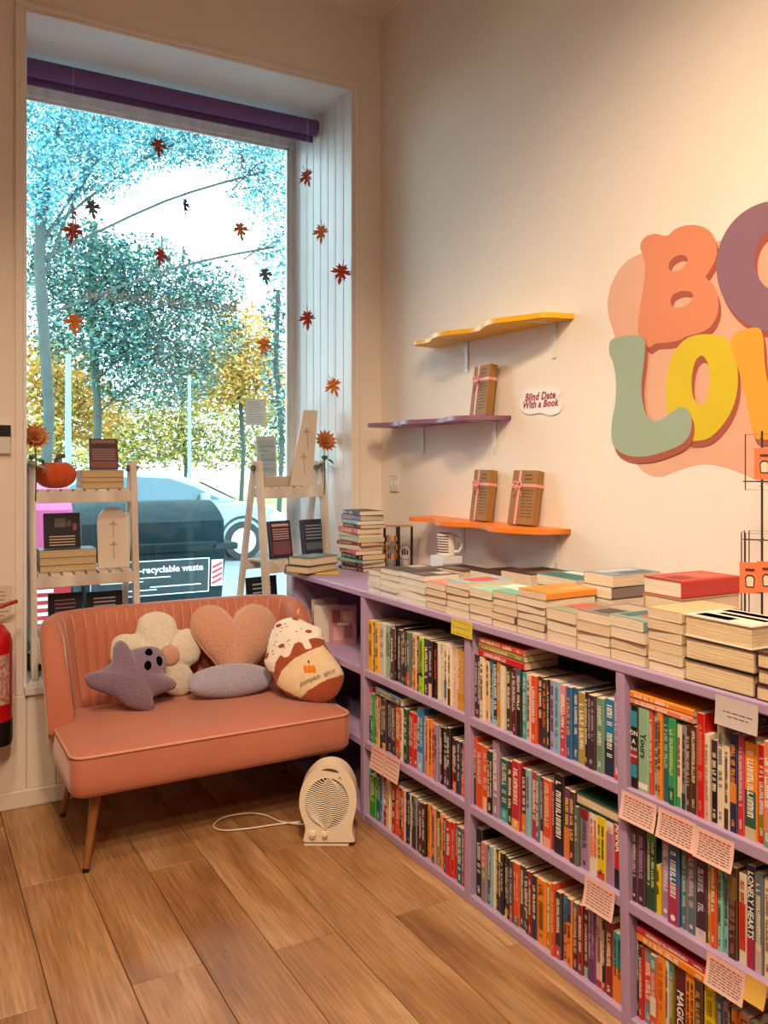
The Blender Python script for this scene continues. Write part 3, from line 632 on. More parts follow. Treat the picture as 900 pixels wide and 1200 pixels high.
def back_pt(s, v):
    p, nrm = plan_at(s); H = height(s); zb = .405
    ph = ((s-marg)/cw) % 1.0
    bulge = (.011*abs(math.sin(math.pi*ph))**.55 if marg <= s <= TL-marg else .009)
    # v: 0 inner bottom -> .42 inner top -> .58 outer top -> 1 outer bottom
    if v < .42:
        t = v/.42; z = zb+(H-.04-zb)*t; o = -bulge*min(1,(1-t)*6+.3)
    elif v < .58:
        t = (v-.42)/.16; a = math.pi*t; z = H-.04+.04*math.sin(a); o = th/2-th/2*math.cos(a)-bulge*.3*(1-t)
    else:
        t = (v-.58)/.42; z = H-.04-(H-.04-zb)*t; o = th
    lean = .075*max(0,(z-.43))/.4
    q = Vector((p.x, p.y)) + Vector((nrm.x, nrm.y))*(o+lean*(.35+.65*abs(nrm.y)))
    return Vector((q.x, q.y, z))
nu = NCH*8+31
mb = MB().grid(lambda u, v: back_pt(u*TL, v), nu, 40)
for e in (0, nu-1): mb.f.append(tuple(range(e*40, e*40+40))); mb.m.append(0)
bk = mb.build('backrest', M_velvet, sf, True, smooth=True)
for k in range(NCH+1):
    s = marg+k*cw
    pts = [back_pt(s, v)+Vector((0,0,0)) for v in [.06+.40*i/14 for i in range(15)]]
    MB().tube([p - Vector((plan_at(s)[1].x, plan_at(s)[1].y, 0))*.0015 for p in pts], .0028, 5).build('channel_seam', M_pipe, bk, True, smooth=True)
for (tx, ty, fx, fy) in ((.60,3.17,.555,3.125),(.60,3.58,.56,3.665),(1.50,3.17,1.545,3.125),(1.50,3.58,1.54,3.665)):
    l = MB().cyl((tx,ty,.275),(fx,fy,.012),.021,.0105,14).build('leg', M_leg, sf, True, smooth=True, auto=40)
    MB().cyl((fx,fy,.0),(fx,fy,.013),.012,.012,12).build('foot_cap', M_black, l, True)

# ------------------------------------------------------------------ cushions
def cm(name, hexa, hexb=None): return mat(name, hexa, .95, .16, 90, .9, 160, sheen=.6)
M_sherpa_c = cm('cream_sherpa', 'F6ECDA'); M_sherpa_p = cm('dusky_purple_sherpa', '8E7891'); M_sherpa_h = cm('peach_sherpa', 'E3A98E')
M_sherpa_l = cm('lilac_sherpa', 'B4AEC8'); M_plush_b = mat('brown_plush', 'A8502C', .9, .2, 30, .3, 200, sheen=.5); M_plush_w = mat('white_plush', 'F0E9E0', .9, .08, 30, .3, 200, sheen=.4)
M_plush_cr = mat('cream_label_plush', 'EBD3B0', .9, .08, 30, .2, 200)
def inflate(px_out, P, N, Th, k=5, nr=12, power=2.4, center=None):
    """plump cushion from an outline: two domed faces meeting at the seam; returns (point function, outline)"""
    loop = [onpl(v[0], v[1], P, N) for v in smooth_loop([(x, y, 0) for x, y in px_out], k)]
    c = sum(loop, Vector())/len(loop) if center is None else onpl(center[0], center[1], P, N)
    Nn = Vector(N).normalized()
    def pt(k_, r_, side): return c + (loop[k_ % len(loop)]-c)*r_ + Nn*(side*Th*max(0, 1-r_**power)**.55)
    mb = MB(); n = len(loop)
    for side in (1, -1):
        rows = [i/nr for i in range(nr+1)]; rows[-2:-1] = [1-1.2/nr, 1-.5/nr]
        o = len(mb.v)
        for r_ in rows: mb.v += [tuple(pt(q, max(r_, 1e-3), side)) for q in range(n)]
        for i in range(len(rows)-1):
            for q in range(n): mb.f.append((o+i*n+q, o+i*n+(q+1)%n, o+(i+1)*n+(q+1)%n, o+(i+1)*n+q)); mb.m.append(0)
    return mb, c, loop, Nn
def C7(L): return [(90+.3667*x, 690+.3667*y) for x, y in L]
# flower
P, N = (.8,3.595,.45), (0,-.98,.18)
fc = thing('flower_cushion', 'cream fleece flower cushion with a peach centre', 'cushion', (.8,3.52,.45))
mb, c, loop, Nn = inflate(C7([(190,130),(200,95),(235,75),(275,75),(310,95),(322,128),(332,131),(365,128),(392,160),(397,200),(385,232),(362,250),(375,280),(368,320),(340,342),(300,340),(268,325),(245,338),(200,335),(170,305),(165,270),(130,262),(108,230),(108,190),(118,160),(145,145),(182,144)]), P, N, .062, center=C7([(270,215)])[0], power=1.6)
mb.build('body', M_sherpa_c, fc, True, smooth=True)
q = onpl(*C7([(284,212)])[0], P, N); a = Vector((1,0,0)); b_ = Nn.cross(a)
MB().grid(lambda u, v: q+Nn*(.058+.018*math.cos(v*math.pi/2)) + (a*math.cos(2*math.pi*u)+b_*math.sin(2*math.pi*u))*.045*math.sin(v*math.pi/2), 20, 6, cu=True).build('flower_centre', M_sherpa_h, fc, True, smooth=True)
# ghost
P, N = (.85,3.445,.47), (.05,-.93,.36)
gc = thing('ghost_cushion', 'dusky purple fleece ghost cushion with three black oval face patches', 'cushion', (.85,3.44,.45))
mb, c, loop, Nn = inflate(C7([(25,290),(32,272),(65,263),(100,245),(114,222),(117,188),(132,166),(152,170),(168,193),(200,188),(240,183),(275,200),(287,230),(281,268),(300,284),(318,300),(312,318),(290,328),(258,340),(242,352),(247,378),(235,395),(205,390),(160,375),(130,352),(90,335),(45,318)]), P, N, .055, center=C7([(190,280)])[0], power=2.0)
mb.build('body', M_sherpa_p, gc, True, smooth=True)
def dome(loop_c, loop, Nn, Th, power, p):
    """height of an inflated cushion above its seam plane at in-plane point p"""
    v = p-loop_c
    best = None
    for l in loop:
        w_ = l-loop_c; cs = v.normalized().dot(w_.normalized()) if v.length > 1e-6 else 1
        if best is None or cs > best[0]: best = (cs, w_.length)
    r_ = min(1, v.length/best[1]); return Th*max(0, 1-r_**power)**.55
for (ex, ey, tilt) in ((222,212,-.35),(253,237,-.2),(215,253,-.45)):
    q = onpl(*C7([(ex,ey)])[0], P, N); hgt = dome(c, loop, Nn, .055, 2.0, q)
    a = Vector((1,.05,0)).normalized(); b_ = Nn.cross(a).normalized(); u_ = a*math.cos(tilt)+b_*math.sin(tilt); v_ = Nn.cross(u_)
    off = 1.0
    MB().grid(lambda u, v: q+Nn*(hgt-.004+.010*math.cos(v*math.pi/2)) + u_*.0165*math.cos(2*math.pi*u)*math.sin(v*math.pi/2) + v_*.022*math.sin(2*math.pi*u)*math.sin(v*math.pi/2), 18, 5, cu=True).build('eye_patch', mat('black_felt','0E0D10',1.0,spec=0), gc, True, smooth=True)
# heart
P, N = (1.2,3.53,.45), (0,-.96,.28)
hc = thing('heart_cushion', 'peach fleece heart cushion leaning on the sofa back', 'cushion', (1.2,3.55,.45))
mb, c, loop, Nn = inflate(C7([(497,100),(508,78),(530,60),(562,50),(605,62),(630,92),(637,138),(618,188),(582,228),(548,268),(508,334),(466,270),(436,230),(405,195),(375,150),(365,112),(378,75),(412,55),(450,58),(480,78)]), P, N, .062, power=2.2, center=C7([(505,160)])[0])
mb.build('body', M_sherpa_h, hc, True, smooth=True)
MB().tube([v+Nn*.001 for v in loop], .004, 5, True).build('seam_edge', M_sherpa_h, hc, True, smooth=True)
# lilac oval
P, N = (1.2,3.457,.50), (0,-.86,.51)
oc = thing('oval_cushion', 'round lilac fleece cushion lying in front of the heart', 'cushion', (1.2,3.45,.45))
mb, c, loop, Nn = inflate(C7([(355,305),(370,275),(420,252),(490,240),(560,242),(610,258),(625,285),(610,315),(560,335),(490,347),(410,345),(365,330)]), P, N, .05, k=7)
mb.build('body', M_sherpa_l, oc, True, smooth=True)
# latte
P, N = (1.46,3.28,.52), (-.5,-.85,.30)
lc = thing('latte_cushion', 'brown and white iced coffee cup cushion with a pumpkin on its label', 'cushion', (1.44,3.46,.45))
LP = C7([(600,240),(606,205),(616,155),(636,112),(660,97),(690,92),(716,98),(745,112),(782,128),(790,155),(800,185),(828,228),(852,268),(848,308),(824,347),(780,365),(730,357),(680,341),(643,312),(624,276)])
mb, c, loop, Nn = inflate(LP, P, N, .055, k=8, nr=44, power=2.6, center=C7([(725,225)])[0])
def inpoly(x, y, poly):
    ins = False; n = len(poly)
    for i in range(n):
        (xa, ya), (xb, yb) = poly[i], poly[(i+1)%n]
        if (ya > y) != (yb > y) and x < (xb-xa)*(y-ya)/(yb-ya)+xa: ins = not ins
    return ins
def to_px(v):
    d = Vector(v)-O3; z = d.dot(FW); return 450+FPX*d.dot(RT)/z, HOR-FPX*d.z/z
ice = [(v.x, v.y) for v in smooth_loop([(x,y,0) for x,y in C7([(595,245),(590,150),(630,80),(700,75),(790,110),(796,160),(770,160),(745,165),(755,190),(735,195),(722,175),(700,180),(685,215),(668,222),(655,215),(640,240),(632,265),(615,262)])], 4)]
lab = C7([(636,310),(660,262),(700,225),(750,200),(790,183),(835,235),(862,272),(800,292),(740,328),(715,350)])
parts = {'body': [], 'icing': [], 'label_panel': []}
for f in mb.f:
    cc = sum((Vector(mb.v[i]) for i in f), Vector())/len(f); front = (cc-c).dot(Nn) > 0
    flat = cc-Nn*((cc-c).dot(Nn))
    x, y = to_px(flat)
    parts['icing' if inpoly(x, y, ice) else ('label_panel' if inpoly(x, y, lab) and front else 'body')].append(f)
for nm, fs in parts.items():
    if not fs: continue
    m2 = MB(); idx = {}
    for f in fs:
        for i in f:
            if i not in idx: idx[i] = len(m2.v); m2.v.append(mb.v[i])
        m2.f.append(tuple(idx[i] for i in f)); m2.m.append(0)
    o = m2.build(nm, {'body': M_plush_b, 'icing': M_plush_w, 'label_panel': M_plush_cr}[nm], lc, True, smooth=True)
def on_latte(px, py, up=.0):
    q = onpl(px, py, P, N); return q+Nn*(dome(c, loop, Nn, .055, 2.6, q)+up)
ux = Vector((1,-.59,0)).normalized(); uy = Nn.cross(ux).normalized()
if uy.z < 0: uy = -uy
def blob(name, m, px, py, ra, rb, rot, th_, parent):
    q = on_latte(px, py, -.001); e1 = ux*math.cos(rot)+uy*math.sin(rot); e2 = Nn.cross(e1)
    return MB().grid(lambda u, v: q+Nn*(th_*math.cos(v*math.pi/2))+e1*ra*math.cos(2*math.pi*u)*math.sin(v*math.pi/2)+e2*rb*math.sin(2*math.pi*u)*math.sin(v*math.pi/2), 12, 4, cu=True).build(name, m, parent, True, smooth=True)
for (x, y, r_) in ((660,185,.3),(650,120,.0),(742,140,.1),(612,215,1.2),(700,100,-.4)): blob('red_patch', M_plush_b, *C7([(x,y)])[0], .016, .009, r_, .005, lc)
for k in range(26):
    x, y = R.uniform(610,770), R.uniform(100,230)
    p_ = C7([(x,y)])[0]
    if inpoly(p_[0], p_[1], ice): blob('sprinkle', mat('dark_sprinkle', '4A4A4E', .8) if k % 3 else mat('green_sprinkle', '7A8A6A', .8), p_[0], p_[1], .0055, .0022, R.uniform(0,3), .003, lc)
M_pump = mat('embroidered_orange', 'E8861C', .8, .1, 60)
pk = [blob('pumpkin_print', M_pump, *C7([(x,258)])[0], .010, .019, .25, .004, lc) for x in (736,748,760)]
blob('pumpkin_stalk', M_black, *C7([(745,236)])[0], .004, .008, .2, .004, lc)
tt = math.radians(22); e1 = ux*math.cos(tt)+uy*math.sin(tt); e2 = Nn.cross(e1); 
if e2.z < 0: e2 = -e2
put('label_lettering', text2d('pumpkin  spice', .026, 0, .3, 0), M_black, lc, on_axes(None, e1, e2, Nn, on_latte(*C7([(772,283)])[0], .006)))
MB().tube([on_latte(*C7([(703,95)])[0], -.01), on_latte(*C7([(707,76)])[0], .0), on_latte(*C7([(712,66)])[0], .0)], .008, 8).build('straw', mat('striped_straw', 'E8D8CC', .8, 1, 40, col2='B84A2C'), lc, True, smooth=True)

# ------------------------------------------------------------------ fan heater
P0 = Vector((1.405, 2.925, 0)); hn = Vector((-.50,-.866,0)).normalized(); hx = Vector((-hn.y, hn.x, 0)); 
fh = thing('fan_heater', 'cream plastic fan heater standing on the floor', 'heater', P0)
def H6(L): return [(340+.1111*x, 880+.1111*y) for x, y in L]
def hl(L, kk=4, sm=True):
    pts = smooth_loop([(x,y,0) for x,y in L], kk) if sm else [Vector((x,y,0)) for x,y in L]
    out = []
    for v in pts:
        q = onpl(v.x, v.y, P0+hn*.055, hn)-P0; out.append((q.dot(hx), max(q.z, .004)))
    return out
body = hl(H6([(150,958),(148,900),(160,830),(150,770),(118,680),(98,590),(98,500),(120,390),(180,280),(270,190),(370,152),(460,150),(550,185),(625,260),(680,370),(700,480),(695,600),(668,720),(655,820),(665,900),(676,958),(560,964),(300,964)]))
slot = hl(H6([(330,205),(370,190),(440,190),(490,208),(520,232),(470,240),(390,225)]))
grc = hl(H6(circ(388, 548, 232, 262, 22)), 2)
M_cream = mat('cream_plastic', 'E6D8C4', .35)
me = flat2d([body, slot, grc], .045)
Mh = on_axes(None, hx, (0,0,1), hn, P0+hn*.01)
def hM(off): return on_axes(None, hx, (0,0,1), hn, P0+hn*off)
bo = put('body', me, M_cream, fh, hM(.01)); bm_ = bo.modifiers.new('b','BEVEL'); bm_.width = .008; bm_.segments = 2; bm_.limit_method = 'ANGLE'
gd = [sum(p[0] for p in grc)/len(grc), sum(p[1] for p in grc)/len(grc)]; gr = max(p[0] for p in grc)-gd[0]; gh = max(p[1] for p in grc)-gd[1]
put('dark_back', flat2d([circ(gd[0], gd[1], gr*1.01, gh*1.01)], .002), M_black, fh, hM(.02))
mb = MB()
for k in range(26):
    z = -gh+2*gh*(k+.5)/26; hw = gr*math.sqrt(max(0, 1-(z/gh)**2))
    pts = [P0 + hx*(gd[0]+hw*t) + Vector((0,0,gd[1]+z+.006*math.sin(t*5))) + hn*(.054+.006*(1-t*t)) for t in [-1+2*i/12 for i in range(13)]]
    mb.tube(pts, .0021, 4)
g_ = mb.build('grille', M_cream, fh, True); g_['kind'] = 'stuff'
for x, s_ in ((235, 1), (365, .85)):
    q = onpl(*H6([(x, 875)])[0], P0+hn*.055, hn)
    kb = MB().cyl(q-hn*.002, q+hn*.012, .0145*s_, .0125*s_, 20).build('knob', M_cream, fh, True, bevel=.001)
    MB().beam(q+hn*.012-hx*.011*s_, q+hn*.012+hx*.011*s_, .006, .005, up=hn).build('pointer', M_cream, kb, True)
q = onpl(*H6([(525,285)])[0], P0+hn*.056, hn); MB().cyl(q-hn*.002, q+hn*.001, .004, n=12).build('power_badge', mat('copper_badge','B87850',.4), fh, True)
MB().box(-.085, .085, -.05, .06, 0, .012, M=on_axes(None, hx, -hn, (0,0,1), P0)).build('base', M_cream, fh, True, bevel=.004)
cord = [onz(352, 963, .006), onz(325, 966, .006), onz(290, 971, .006), onz(262, 973, .006), onz(250, 968, .006), onz(262, 958, .006), onz(290, 953, .006), onz(310, 955, .006), onz(330, 963, .006), onz(356, 966, .02)]
co = MB().tube(smooth_line(cord, 6), .0035, 6).build('power_cord', M_cream, fh, True, smooth=True)

# ------------------------------------------------------------------ wall lettering (painted mural)
def MU(L): return [(680+.4167*x, 220+.4167*y) for x, y in L]
def wall_loop(L, k=4, dx=0, dy=0):
    out = []
    for v in (smooth_loop([(x,y,0) for x,y in L], k) if k > 1 else [Vector((x,y,0)) for x,y in L]):
        q = onx(v.x+dx, v.y+dy, XW); out.append((-q.y, q.z))
    return out
MW = on_axes(None, (0,-1,0), (0,0,1), (-1,0,0), (XW, 0, 0))       # shape x runs towards the room's front along the right wall
def wallM(off): return on_axes(None, (0,-1,0), (0,0,1), (-1,0,0), (XW-off, 0, 0))
mu = thing('painted_lettering', 'large painted retro bubble lettering mural on the cream wall', 'mural', (XW, 1.3, 1.6))
def paint(c): return mat('wall_paint_'+c, c, .7, .06, 3)
blobL = MU([(170,185),(110,230),(80,300),(80,360),(100,430),(130,600),(150,740),(165,785),(195,808),(230,812),(290,790),(350,778),(420,790),(528,835),(640,865),(760,840),(840,700),(850,400),(800,180),(680,90),(528,120),(390,150),(300,160)])
put('backdrop_blob', flat2d([wall_loop(blobL)], .0003), paint('E3AE92'), mu, wallM(.0004))
Bo = MU([(170,170),(174,150),(190,135),(215,130),(245,135),(270,115),(310,105),(350,112),(375,135),(385,170),(380,205),(362,238),(354,252),(375,275),(388,310),(388,350),(372,385),(345,405),(300,418),(282,428),(250,435),(215,438),(195,450),(180,438),(165,410),(165,370),(175,300),(183,240),(180,200)])
Bh1 = MU([(250,228),(256,204),(280,189),(302,196),(298,216),(272,236)]); Bh2 = MU([(255,322),(262,301),(290,290),(316,297),(312,320),(290,335),(265,337)])
Oo = MU(circ(560, 222, 176, 186, 20)); Oh = MU(circ(556, 205, 64, 86, 16))
Lo = MU([(85,442),(92,427),(120,418),(160,415),(178,421),(185,440),(182,490),(175,550),(178,600),(190,640),(210,655),(235,650),(262,630),(285,617),(305,625),(316,650),(312,690),(290,720),(240,742),(190,755),(145,755),(110,740),(92,710),(92,660),(102,600),(103,540),(95,490),(85,465)])
O2 = MU([(350,412),(300,425),(262,470),(245,530),(243,585),(252,640),(290,700),(325,712),(370,700),(415,650),(440,590),(445,520),(430,450),(400,420)]); O2h = MU([(345,472),(325,490),(315,540),(320,590),(338,612),(355,600),(365,550),(363,500)])
Vo = MU([(425,440),(440,410),(480,395),(508,397),(518,430),(522,500),(537,565),(560,500),(575,430),(600,402),(650,400),(662,430),(632,540),(595,680),(570,705),(520,708),(490,695),(470,600),(450,520)])
for lv, (nm, loops, colr) in enumerate((('letter_b', [Bo, Bh1, Bh2], 'DE8A62'), ('letter_o', [Oo, Oh], '8E6678'), ('letter_o', [O2, O2h], 'D9C20C'), ('letter_v', [Vo], 'EBA62E'), ('letter_l', [Lo], '9CAF98'))):
    f_ = 1 if lv < 2 else 2
    put('letter_shadow', flat2d([wall_loop(l, 4, 3, 7.5) for l in loops], .0003), paint('A9543E'), mu, wallM(.0010+lv*.0009))
    put(nm, flat2d([wall_loop(l) for l in loops], .0003), paint(colr), mu, wallM(.00145+lv*.0009))

# ------------------------------------------------------------------ wavy wall shelves
def wavy(pxl, pxr, pyl, pyr, colr, label, ph, br, waves=2.5):
    a = onx(pxl, pyl, XW); b_ = onx(pxr, pyr, XW); z = (a.z+b_.z)/2; L = a.y-b_.y
    t = thing('wall_shelf', label, 'shelf', (XW, (a.y+b_.y)/2, z), 0, 'wavy shelves on the right wall')
    pts = [(0, 0)]; n = 40
    for i in range(n+1):
        u = i/n; e = min(1, u/.08, (1-u)/.08); e = (1-(1-e)**2)**.5
        pts.append((L*u, -(.165+.03*math.sin(ph+u*waves*2*math.pi))*e))
    pts.append((L, 0))
    me = flat2d([[(y_, -x_) for x_, y_ in pts]], .0095)
    # shape x is the depth (towards the room), shape y runs along the wall
    o = put('board', me, mat('shelf_'+colr, colr, .4, .05, 5), t, on_axes(None, (1,0,0), (0,1,0), (0,0,1), (XW, a.y, z+.0)))
    bv = o.modifiers.new('b','BEVEL'); bv.width = .006; bv.segments = 3; bv.limit_method = 'ANGLE'
    for px in br:
        y = px_y(px, XW-.01)
        k = MB().box(XW-.005, XW-.0005, y-.011, y+.011, z-.145, z-.0097); k.box(XW-.13, XW-.0005, y-.011, y+.011, z-.0132, z-.0097)
        br_ = k.build('bracket', M_metalw, t, True)
        for dz in (.05, .125): MB().cyl((XW-.005,y,z-dz),(XW-.007,y,z-dz),.0035,n=8).build('screw', M_metalw, br_, True)
    return z, t
zy, _ = wavy(510, 673, 404, 373, 'F0B71E', 'yellow wavy wall shelf with nothing on it', 2.6, (545, 648))
zp, _ = wavy(462, 599, 498, 492, '8A6482', 'purple wavy wall shelf holding one wrapped book', .8, (494, 578))
zo, _ = wavy(508, 669, 607, 622, 'F08326', 'orange wavy wall shelf holding two wrapped books', 2.0, (541, 650))
# wrapped books
M_kraft = mat('kraft_paper', '9C7038', .75, .15, 12, .15, 40); M_ribbon = mat('pink_ribbon', 'E39C98', .5, .1, 30)
def wrapped(px, py, z, label, wv=.135, hv=.215, th_=.036, lean=7, turn=0):
    sl_, cl_ = math.sin(math.radians(lean)), math.cos(math.radians(lean))
    xo = th_*cl_+hv*sl_+wv/2*abs(math.sin(math.radians(turn)))+.001      # the top edge rests on the wall
    p = onx(px, py, XW-xo)
    M = T((XW-xo, p.y, z+.0097+th_*sl_)) @ rz(math.radians(-90+turn)) @ Matrix.Rotation(math.radians(-lean), 4, 'X')
    t = thing('wrapped_book', label, 'wrapped book', group='blind date books on the wavy shelves', M=M)
    # local: x along the front (width), y depth into the wall, z up
    MB().box(-wv/2, wv/2, 0, th_, 0, hv).build('paper_wrapping', M_kraft, t, bevel=.003)
    e = .0012; xr = -wv*.18; zr = hv*.72
    MB().box(xr-.006, xr+.006, -e, th_+e, -.0006, hv+e).build('ribbon', M_ribbon, t)
    MB().box(-wv/2-e, wv/2+e, -e*1.3, th_+e, zr-.006, zr+.006).build('ribbon', M_ribbon, t)
    for s_ in (-1, 1):
        MB().tube([(xr, -.004, zr)] + [(xr+s_*.022*math.sin(a)+0, -.006-.006*math.sin(a), zr+.014*math.sin(2*a)) for a in (.4,.8,1.2,1.6,2.0,2.4,2.8)] + [(xr, -.004, zr)], .0032, 5).build('bow_loop', M_ribbon, t, smooth=True)
        MB().tube([(xr, -.004, zr), (xr+s_*.012, -.006, zr-.02), (xr+s_*.02, -.004, zr-.045)], .0028, 5).build('bow_tail', M_ribbon, t, smooth=True)
    mb = MB()
    for k in range(9):
        zz = hv*.62-k*hv*.06; x_ = -wv*.02
        while x_ < wv*.40:
            l = R.uniform(.006,.018); l = min(l, wv*.44-x_)
            mb.quad((x_,-.0006,zz),(x_+l,-.0006,zz),(x_+l,-.0006,zz+.0035),(x_,-.0006,zz+.0035)); x_ += l+.004
    for k in range(2):
        zz = hv*.9-k*.016; mb.quad((0,-.0006,zz),(wv*.3,-.0006,zz),(wv*.3,-.0006,zz+.004),(0,-.0006,zz+.004))
    q = mb.build('handwriting', mat('ink_brown', '3A2614', .7), t); q['kind'] = 'stuff'
wrapped(559, 490, zp, 'kraft wrapped book with pink bow on the purple shelf', turn=-6)
wrapped(559, 607, zo, 'kraft wrapped book with a bow beside the orange shelf bracket', turn=-6)
wrapped(608, 611, zo, 'kraft wrapped book leaning, wide pink ribbon, on orange shelf', turn=6, lean=10)
# sign
sg = thing('wall_sign', 'small white scalloped wall sign reading Blind Date With a Book', 'sign', (XW, onx(635,470,XW).y, 1.66))
def S8(L): return [(450+.2834*x, 340+.2834*y) for x, y in L]
put('plaque', flat2d([wall_loop(S8([(575,420),(600,408),(650,412),(700,408),(728,422),(722,450),(736,470),(728,505),(690,518),(650,508),(605,515),(575,500),(565,465),(578,445)]))], .002), mat('white_card', 'F2ECE6', .6), sg, wallM(.003))
M_red = mat('dark_red_print', '9E2434', .6)
for s_, yy in (('Blind Date', 440), ('With a Book', 472)):
    q = onx(*S8([(648, yy)])[0], XW)
    put('lettering', text2d(s_, .041 if yy < 450 else .039, 0, .25, .0016, spacing=1.04), M_red, sg, on_axes(None, (0,-1,0), (0,0,1), (-1,0,0), (XW-.0056, q.y, q.z)))
# switch
def plate(pxy, w_, h_, label):
    p = onx(pxy[0], pxy[1], XW)
    t = thing('light_switch', label, 'switch', (XW, p.y, p.z))
    MB().box(XW-.009, XW-.0003, p.y-w_/2, p.y+w_/2, p.z-h_/2, p.z+h_/2).build('plate', M_metalw, t, True, bevel=.003)
    for d in (-.02, .02): MB().box(XW-.013, XW-.008, p.y+d-.008, p.y+d+.008, p.z-.016, p.z+.016).build('rocker', M_white, t, True, bevel=.002)
plate((463, 566), .088, .088, 'white double light switch on the wall near the corner')

# ------------------------------------------------------------------ mug, glasses, card spinner on the counter
P = onx(523, 651, XW-.13); zb = P.z
bxx = thing('mug_box', 'small white carton under the striped mug', 'box', (P.x, P.y, CT))
MB().box(-.05,.05,-.05,.05,.0005,zb-CT-.0005).build('carton', mat('white_carton','DDE0E6',.6), bxx, bevel=.002)
MB().box(-.05,.05,-.0502,-.0500,(zb-CT)*.55,(zb-CT)*.75).build('printed_band', mat('grey_print','9AA4B4',.6), bxx)
mg = thing('mug', 'white mug with dark brown stripes standing on a carton', 'mug', (P.x, P.y, zb))
MB().lathe([(.0,.002),(.036,0),(.040,.004),(.041,.095),(.038,.096),(.037,.01),(0,.008)], 28).build('cup', mat('white_ceramic','EAE4DC',.25), mg, smooth=True, auto=40)
for k in range(7):
    MB().grid(lambda u, v: Vector((.0414*math.cos(math.radians(150+100*u)), .0414*math.sin(math.radians(150+100*u)), .016+k*.011+.005*v)), 10, 2).build('stripe', mat('brown_stripe','5A3A34',.4), mg)
ha = math.radians(-58)
MB().tube([(math.cos(ha)*r_, math.sin(ha)*r_, z_) for r_, z_ in smooth_line([Vector((.039,.078)),Vector((.062,.078)),Vector((.072,.05)),Vector((.06,.022)),Vector((.039,.02))],4)] if False else [tuple(Vector((math.cos(ha)*v.x, math.sin(ha)*v.x, v.y))) for v in smooth_line([Vector((.039,.078,0)),Vector((.062,.078,0)),Vector((.072,.05,0)),Vector((.06,.022,0)),Vector((.039,.02,0))],4)], .006, 8).build('handle', mat('white_ceramic','EAE4DC',.25), mg, smooth=True)
M_gl = glass_mat('clear_glass', (.985,.99,.99,1))
for i, (px, lab_) in enumerate(((458,'clear tumbler printed with little orange and brown book spines'),(475,'clear tumbler printed with a dark round leaf emblem'))):
    P = onx(px, 655, XW-.09)
    g = thing('printed_glass', lab_, 'glass', (P.x, P.y, CT)); hgt = onx(px, 616, XW-.09).z-CT
    MB().lathe([(0,.001),(.034,.001),(.036,.01),(.037,hgt-.0001),(.0362,hgt)][:4], 28, top=False).build('tumbler', M_gl, g, smooth=True, auto=40)
    MB().lathe([(.0372,hgt-.004),(.0374,hgt+.001),(.034,hgt+.001),(.034,hgt-.004)], 28).build('rim', mat('brown_rim','B08060',.3), g, smooth=True)
    def arc(a0, a1, z0, z1, c, r_=.0376, nm='print_mark'):
        o = MB().grid(lambda u, v: Vector((r_*math.cos(math.radians(a0+(a1-a0)*u)), r_*math.sin(math.radians(a0+(a1-a0)*u)), z0+(z1-z0)*v)), 5, 2).build(nm, M_ink, g); objcol(o, c)
    if i == 0:
        for r_ in range(3):
            for k in range(9):
                a0 = 165+k*17; arc(a0, a0+R.uniform(7,14), .05+r_*.042, .05+r_*.042+R.uniform(.022,.034), R.choice(('C87038','8A4A28','D89A40','4A5A50','B84A3A','2E2A30')))
    else:
        cz = .095; rr = .03
        for rad_, c in ((.03,'2A2426'),(.024,'C8C2BC')):
            mb = MB(); pts = [Vector((.0376*math.cos(math.radians(236)+rad_*math.cos(a)/.0376), .0376*math.sin(math.radians(236)+rad_*math.cos(a)/.0376), cz+rad_*1.15*math.sin(a))) for a in [2*math.pi*k/24 for k in range(24)]]
            mb.tube(pts, .0016, 4, True); objcol(mb.build('emblem_ring', M_ink, g), c)
        for da in (-18, 0, 18): arc(236+da-6, 236+da+6, cz-.012, cz+.018-abs(da)*.0004, '2E282A')
# wire card spinner
P = onx(893, 700, BX+.30)
ck = thing('card_spinner', 'black wire card spinner rack hung with orange cards', 'rack', (P.x, P.y, CT))
M_wire = mat('black_wire', '4A3C30', .4, metal=.5)
MB().cyl((0,0,.012),(0,0,.60),.0028,n=8).build('pole', M_wire, ck)
bs = MB()
for a in range(4): bs.tube([(0,0,.03),(.04*math.cos(a*1.571+.4),.04*math.sin(a*1.571+.4),.03),(.06*math.cos(a*1.571+.4),.06*math.sin(a*1.571+.4),.004)], .004, 6)
bs.build('base', M_wire, ck)
for a in range(4):
    d = Vector((math.cos(a*1.571+.55), math.sin(a*1.571+.55), 0)); e = Vector((-d.y, d.x, 0))
    for z_ in (.10, .32, .47):
        MB().tube([(0,0,z_), d*.045+Vector((0,0,z_))], .0018, 5).build('arm', M_wire, ck)
    fr = [d*.045+e*s_*.035+Vector((0,0,z_)) for z_ in (.07,.34) for s_ in (-1,1)]
    MB().tube([fr[0],fr[1],fr[3],fr[2]], .0016, 5, True).build('pocket_frame', M_wire, ck)
d = Vector((math.cos(2*1.571+.55), math.sin(2*1.571+.55), 0)); e = Vector((-d.y, d.x, 0))
fr = [d*.045+e*s_*.035+Vector((0,0,z_)) for z_ in (.45,.59) for s_ in (-1,1)]
MB().tube([fr[0],fr[1],fr[3],fr[2]], .0016, 5, True).build('pocket_frame', M_wire, ck)
for z_ in (.46, .58): MB().tube([(0,0,z_), d*.045+Vector((0,0,z_))], .0018, 5).build('arm', M_wire, ck)
